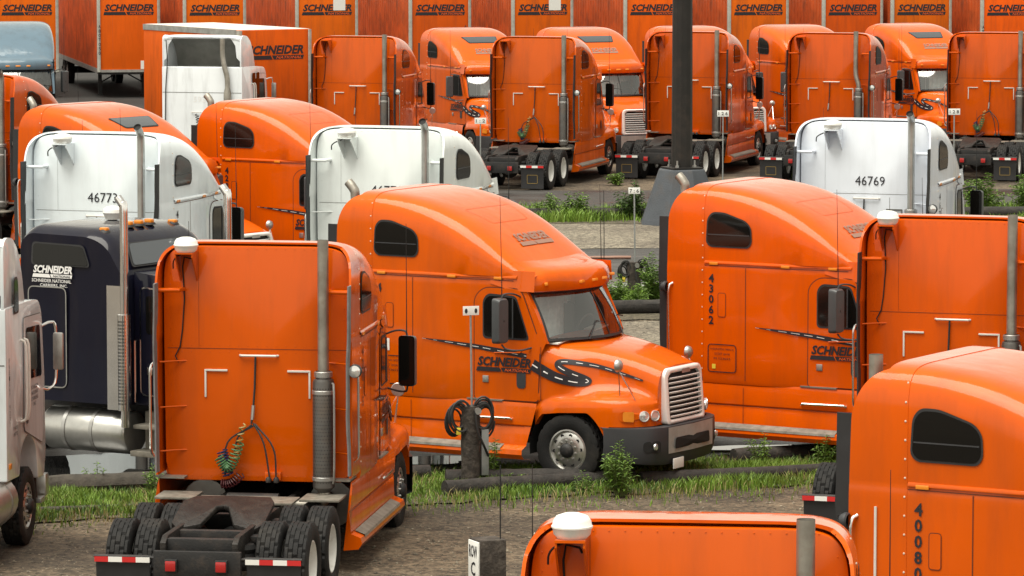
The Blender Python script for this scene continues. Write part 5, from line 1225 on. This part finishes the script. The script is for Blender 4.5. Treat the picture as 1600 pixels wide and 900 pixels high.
sign_stake(12.05, 118.5, 2.30, '1 2 8', 'white bay sign on a thin stake at the right edge')
def rod(x, y, h, label):
    t = tag(empty('marker_rod', (x, y, 0)), label, 'rod', 'thin marker rods')
    obj('rod', MB().tube([(0, 0, 0), (.01, 0, h * .6), (.0, 0, h)], [.010, .009, .006], 6).mesh('rod', 'soot'), t)
    obj('foot', MB().lathe([(.05, 0), (.045, .03), (.015, .05), (0, .05)], 8).mesh('rod_foot', 'chassis'), t)
rod(1.80, 85.2, 2.55, 'thin dark rod standing right of the orange visor'); 
# lettered wooden block
t = tag(empty('row_marker', (-.29, 51.6, 0), R(24)), 'square wooden post lettered ROW C at the bottom', 'post')
obj('wooden_block', MB().box(-.17, .17, -.17, .17, 0, .86).mesh('wooden_block', 'post_wood', bevel=.015), t)
pl_ = obj('letter_plate', MB().box(-.19, -.172, -.15, .15, .35, .84).mesh('letter_plate', 'sign_white', bevel=.003), t)
mb = MB(); put_text(mb, 'ROW', lambda u, w: (-.193, -u, w), 0, .64, .15, .24, bold=.02); put_text(mb, 'C', lambda u, w: (-.193, -u, w), 0, .42, .17, .13, bold=.02); obj('lettering', mb.mesh('row_lettering', 'ink', fix=False, smooth=0), pl_)
obj('rod', MB().tube([(.12, -.1, .86), (.12, -.1, 1.75)], .008, 6).mesh('row_rod', 'soot'), t)
# ================================================================== timber wheel stops
def log(a, b, r, label, seed, m_='weathered_wood', z=None):
    rr = random.Random(seed); A = Vector((*a, (z if z is not None else r * .75) + .02)); B = Vector((*b, (z if z is not None else r * .75) + .02)); n = 14
    d = (B - A).normalized(); u = d.cross(Vector((0, 0, 1))).normalized(); w = u.cross(d); rows = []
    bend = rr.uniform(-.05, .05)
    for i in range(n + 1):
        c = A + (B - A) * i / n + u * bend * math.sin(math.pi * i / n); rad = r * (1 - .12 * i / n)
        rows.append([c + (u * math.cos(2*math.pi*k/12) + w * math.sin(2*math.pi*k/12)) * rad * (1 + rr.uniform(-.06, .06)) for k in range(12)])
    mb = MB().grid(rows, wrap=True); mb.f.append(tuple(range(12))); mb.f.append(tuple(range(len(mb.v) - 12, len(mb.v))))
    o = obj('timber_log', mb.mesh('timber_log', m_, smooth=35)); tag(o, label, 'log', 'timber wheel stops'); return o
log((-.95, 60.9), (1.75, 62.15), .13, 'dark round log in the grass, nearest the gravel, left of the leafy weed', 1)
log((1.85, 61.9), (4.7, 63.0), .12, 'dark round log in the grass right of the leafy weed', 2)
log((-.95, 61.75), (1.05, 62.0), .15, 'thick dark log against the front tyre of the full-view tractor', 3)
log((3.3, 64.2), (6.3, 65.4), .14, 'dark log in front of tractor 43062', 4)
log((-6.9, 60.95), (-4.4, 61.75), .16, 'rotting grey log in the grass below the navy fuel tank', 5, 'grey_wood')
log((-6.5, 59.3), (-4.9, 59.75), .05, 'thin weathered plank lying in grass left of the rear-view tractor', 6, 'grey_wood')
log((-4.2, 61.6), (-1.2, 62.6), .13, 'dark log partly hidden behind the rear-view tractor', 7)
log((.9, 86.0), (4.2, 86.6), .16, 'black log at the foot of the weeds behind the full-view tractor', 8)
log((-.8, 109.7), (4.0, 110.0), .16, 'grey log left of the lamp pedestal', 9)
log((9.2, 110.0), (15.5, 110.6), .16, 'log in the tall grass behind white tractor 46769', 10)
log((.9, 98.3), (2.7, 98.5), .04, 'pale red plank lying on the wet asphalt', 11, 'ink_faded', .03)

# ================================================================== plants
def weed(x, y, h, spread, stems, label, leaf='leaf', seed=0, leaf_l=.12):
    rr = random.Random(seed); t = tag(empty('weed_plant', (x, y, .02)), label, 'plant', 'leafy weeds in the planting strips')
    st = MB(); lv = MB()
    for k in range(stems):
        a = rr.uniform(0, 6.28); q = spread * math.sqrt(rr.random()); hh = h * rr.uniform(.55, 1.0) * (1 - .35 * q / spread)
        b0 = Vector((.25 * q * math.cos(a), .25 * q * math.sin(a), 0)); b1 = Vector((q * math.cos(a), q * math.sin(a), hh)); mid = (b0 + b1) / 2 + Vector((0, 0, .1 * hh))
        path = crom([b0, mid, b1], 5); st.tube(path, [.008 * (1 - i / len(path) * .7) for i in range(len(path))], 4, caps=False)
        nl = max(8, int(hh / .022))
        for i in range(nl):
            f = .12 + .88 * i / nl; p = path[min(int(f * (len(path) - 1)), len(path) - 1)]; p2 = path[min(int(f * (len(path) - 1)) + 1, len(path) - 1)]; fr = f * (len(path) - 1) % 1; p = p * (1 - fr) + p2 * fr
            az = i * 2.4 + rr.uniform(-.4, .4); L = leaf_l * rr.uniform(.6, 1.15) * (1.15 - .5 * f); up = rr.uniform(-.15, .75)
            d = Vector((math.cos(az), math.sin(az), up)).normalized(); sd_ = d.cross(Vector((0, 0, 1))).normalized() * L * .17; n_ = sd_.cross(d).normalized()
            m_ = p + d * L * .5 + n_ * L * .02; e = p + d * L - Vector((0, 0, L * .25))
            lv.add([p, m_ + sd_, e, m_ - sd_], [(0, 1, 2, 3)])
    obj('stems', st.mesh('stems', 'stem', fix=False), t)
    o = obj('foliage', lv.mesh('foliage', leaf, fix=False, smooth=0), t); return t
weed(1.52, 60.95, .88, .33, 34, 'bushy leafy weed in front of the orange tractor bumper', 'leaf', 1, .13)
weed(1.02, 61.2, .36, .22, 10, 'low weed against the tyre of the full-view tractor', 'leaf', 2, .10)
weed(3.72, 63.9, .62, .28, 10, 'left of two tall weeds in the grass before tractor 43062', 'leaf', 3)
weed(4.62, 64.0, .60, .26, 12, 'right of two tall weeds in the grass before tractor 43062', 'leaf', 4)
weed(-.28, 61.9, .95, .14, 5, 'thin tall weed right of the cable post', 'leaf', 5)
weed(.06, 61.8, .30, .2, 7, 'low weed left of the nearest log end', 'leaf', 6)
weed(-5.05, 60.9, .62, .22, 8, 'tall weed below the aluminium steps', 'leaf', 7)
weed(-5.9, 61.4, .5, .24, 8, 'weed in grass below the navy fuel tank', 'leaf', 8)
weed(-6.6, 60.5, .42, .22, 7, 'weed beside the front wheel of the left cab-over', 'leaf', 9)
weed(2.05, 87.4, .85, .38, 22, 'dense weed left of the cable stump', 'leaf', 10, .16)
weed(2.95, 87.6, 1.35, .42, 24, 'tall weed right of the cable stump', 'leaf', 11, .17)
weed(3.45, 87.2, 1.0, .4, 20, 'dense weed beside the rear edge of tractor 43062', 'leaf_dark', 12, .17)
weed(2.5, 87.0, .6, .4, 18, 'low weed before the cable stump', 'leaf', 13, .15)
weed(3.0, 109.6, 1.1, .45, 22, 'bush at the left of the lamp pedestal', 'leaf_dark', 14, .2)
weed(.9, 109.9, .75, .4, 14, 'weed clump on the far strip above the orange roof', 'leaf', 15, .2)
weed(1.6, 109.7, .95, .35, 14, 'tall weed clump midway to the lamp pedestal', 'leaf', 16, .2)
weed(12.1, 111.2, 1.3, .6, 26, 'left weed clump behind white tractor 46769', 'leaf', 17, .22)
weed(13.3, 111.6, 1.25, .6, 26, 'right weed clump behind white tractor 46769', 'leaf', 18, .22)
weed(2.9, 121.6, .5, .3, 12, 'weed under the nose of the skylight tractor', 'leaf', 19, .2)
weed(8.0, 124.0, 1.1, .4, 14, 'weed between two back-row tractors right of the lamp pole', 'leaf', 20, .2)

def grass(name, n, sampler, hmin, hmax, wd, m_, label):
    P = np.array([sampler() for _ in range(n)]); n = len(P)
    az = RNG.uniform(0, 6.28, n); h = RNG.uniform(hmin, hmax, n) * P[:, 2]; lean = RNG.uniform(.1, .7, n) * h; la = RNG.uniform(0, 6.28, n)
    dx, dy = np.cos(az) * wd, np.sin(az) * wd; lx, ly = np.cos(la) * lean, np.sin(la) * lean; z0 = .02
    V = np.empty((n, 5, 3)); 
    V[:, 0] = np.stack([P[:, 0] - dx, P[:, 1] - dy, np.full(n, z0)], 1); V[:, 1] = np.stack([P[:, 0] + dx, P[:, 1] + dy, np.full(n, z0)], 1)
    V[:, 2] = np.stack([P[:, 0] + dx * .7 + lx * .3, P[:, 1] + dy * .7 + ly * .3, z0 + h * .6], 1); V[:, 3] = np.stack([P[:, 0] - dx * .7 + lx * .3, P[:, 1] - dy * .7 + ly * .3, z0 + h * .6], 1)
    V[:, 4] = np.stack([P[:, 0] + lx, P[:, 1] + ly, z0 + h], 1)
    me = bpy.data.meshes.new(name); i = np.arange(n)[:, None] * 5
    F = [tuple(q) for q in (i + np.array([0, 1, 2, 3]))] + [tuple(q) for q in (i + np.array([3, 2, 4]))]
    me.from_pydata(V.reshape(-1, 3).tolist(), [], F); me.materials.append(MATS[m_])
    o = obj(name, me); tag(o, label, 'grass', kind='stuff'); return o
def patchy(x, y, s=1.0): return .5 + .5 * math.sin(x * 1.9 * s + 1.3 * math.sin(y * 1.7 * s)) * math.cos(y * 2.3 * s + math.sin(x * 1.1 * s))
def sampler(x0, x1, yc, lo, hi, sc=1.0):
    def f():
        while True:
            x = random.uniform(x0, x1); t_ = random.random(); y = yc(x) + lo + (hi - lo) * t_; p = patchy(x, y, sc); edge = min(t_, 1 - t_) * 5
            if random.random() < (.06 + .94 * p ** 1.6) * min(1, edge + .12): return (x, y, .35 + .65 * p)
    return f
grass('grass', 60000, sampler(-8, 8, strip_y, -1.7, 1.5), .05, .24, .007, 'grass_blade', 'short bright grass along the nearest planting strip')
grass('grass', 9000, sampler(-8, 8, strip_y, -1.8, 1.6, 1.7), .05, .20, .008, 'leaf_dark', 'darker grass tufts among the nearest planting strip')
grass('grass', 7000, sampler(-8, 8, strip_y, -3.0, 2.3, 2.9), .04, .16, .008, 'grass_blade', 'sparse stray grass where the nearest strip meets the gravel')
grass('grass', 6000, sampler(-8, 8, strip_y, -2.4, 1.7, 2.3), .05, .22, .007, 'straw', 'dry straw among the nearest planting strip')
grass('grass', 14000, sampler(-2, 9, lambda x: 87.4 + x * .2, -1.6, 1.6), .1, .4, .012, 'grass_blade', 'grass around the cable stump')
grass('grass', 22000, sampler(-3, 18, lambda x: 110.3 + x * .06, -1.9, 1.9, .8), .12, .42, .016, 'grass_blade', 'grass along the far strip by the lamp pedestal')
# loose stones on the gravel
def pebbles(name, n, x0, x1, y0, y1, r0, r1, label):
    oct_v = np.array([(1, 0, 0), (-1, 0, 0), (0, 1, 0), (0, -1, 0), (0, 0, 1), (0, 0, -1)], float)
    fc = np.array([(0, 2, 4), (2, 1, 4), (1, 3, 4), (3, 0, 4), (2, 0, 5), (1, 2, 5), (3, 1, 5), (0, 3, 5)])
    c = np.stack([RNG.uniform(x0, x1, n), RNG.uniform(y0, y1, n), np.zeros(n)], 1); r = RNG.uniform(r0, r1, n) * RNG.choice([.6, .8, 1, 1.5], n)
    V = oct_v[None] * r[:, None, None] * RNG.uniform(.5, 1.2, (n, 6, 1)); V[:, :, 2] *= .6; V += c[:, None]; V[:, :, 2] += (r * .2)[:, None]
    F = (np.arange(n)[:, None, None] * 6 + fc[None]).reshape(-1, 3)
    me = bpy.data.meshes.new(name); me.from_pydata(V.reshape(-1, 3).tolist(), [], F.tolist()); me.materials.append(MATS['gravel_pale'])
    tag(obj(name, me), label, 'gravel', kind='stuff')
pebbles('gravel_stones', 16000, -8, 8, 51, 62.5, .006, .022, 'loose stones scattered over the near gravel')
pebbles('gravel_stones', 5000, -1, 9, 78, 86, .01, .028, 'loose stones on the pale gravel behind the orange tractors')
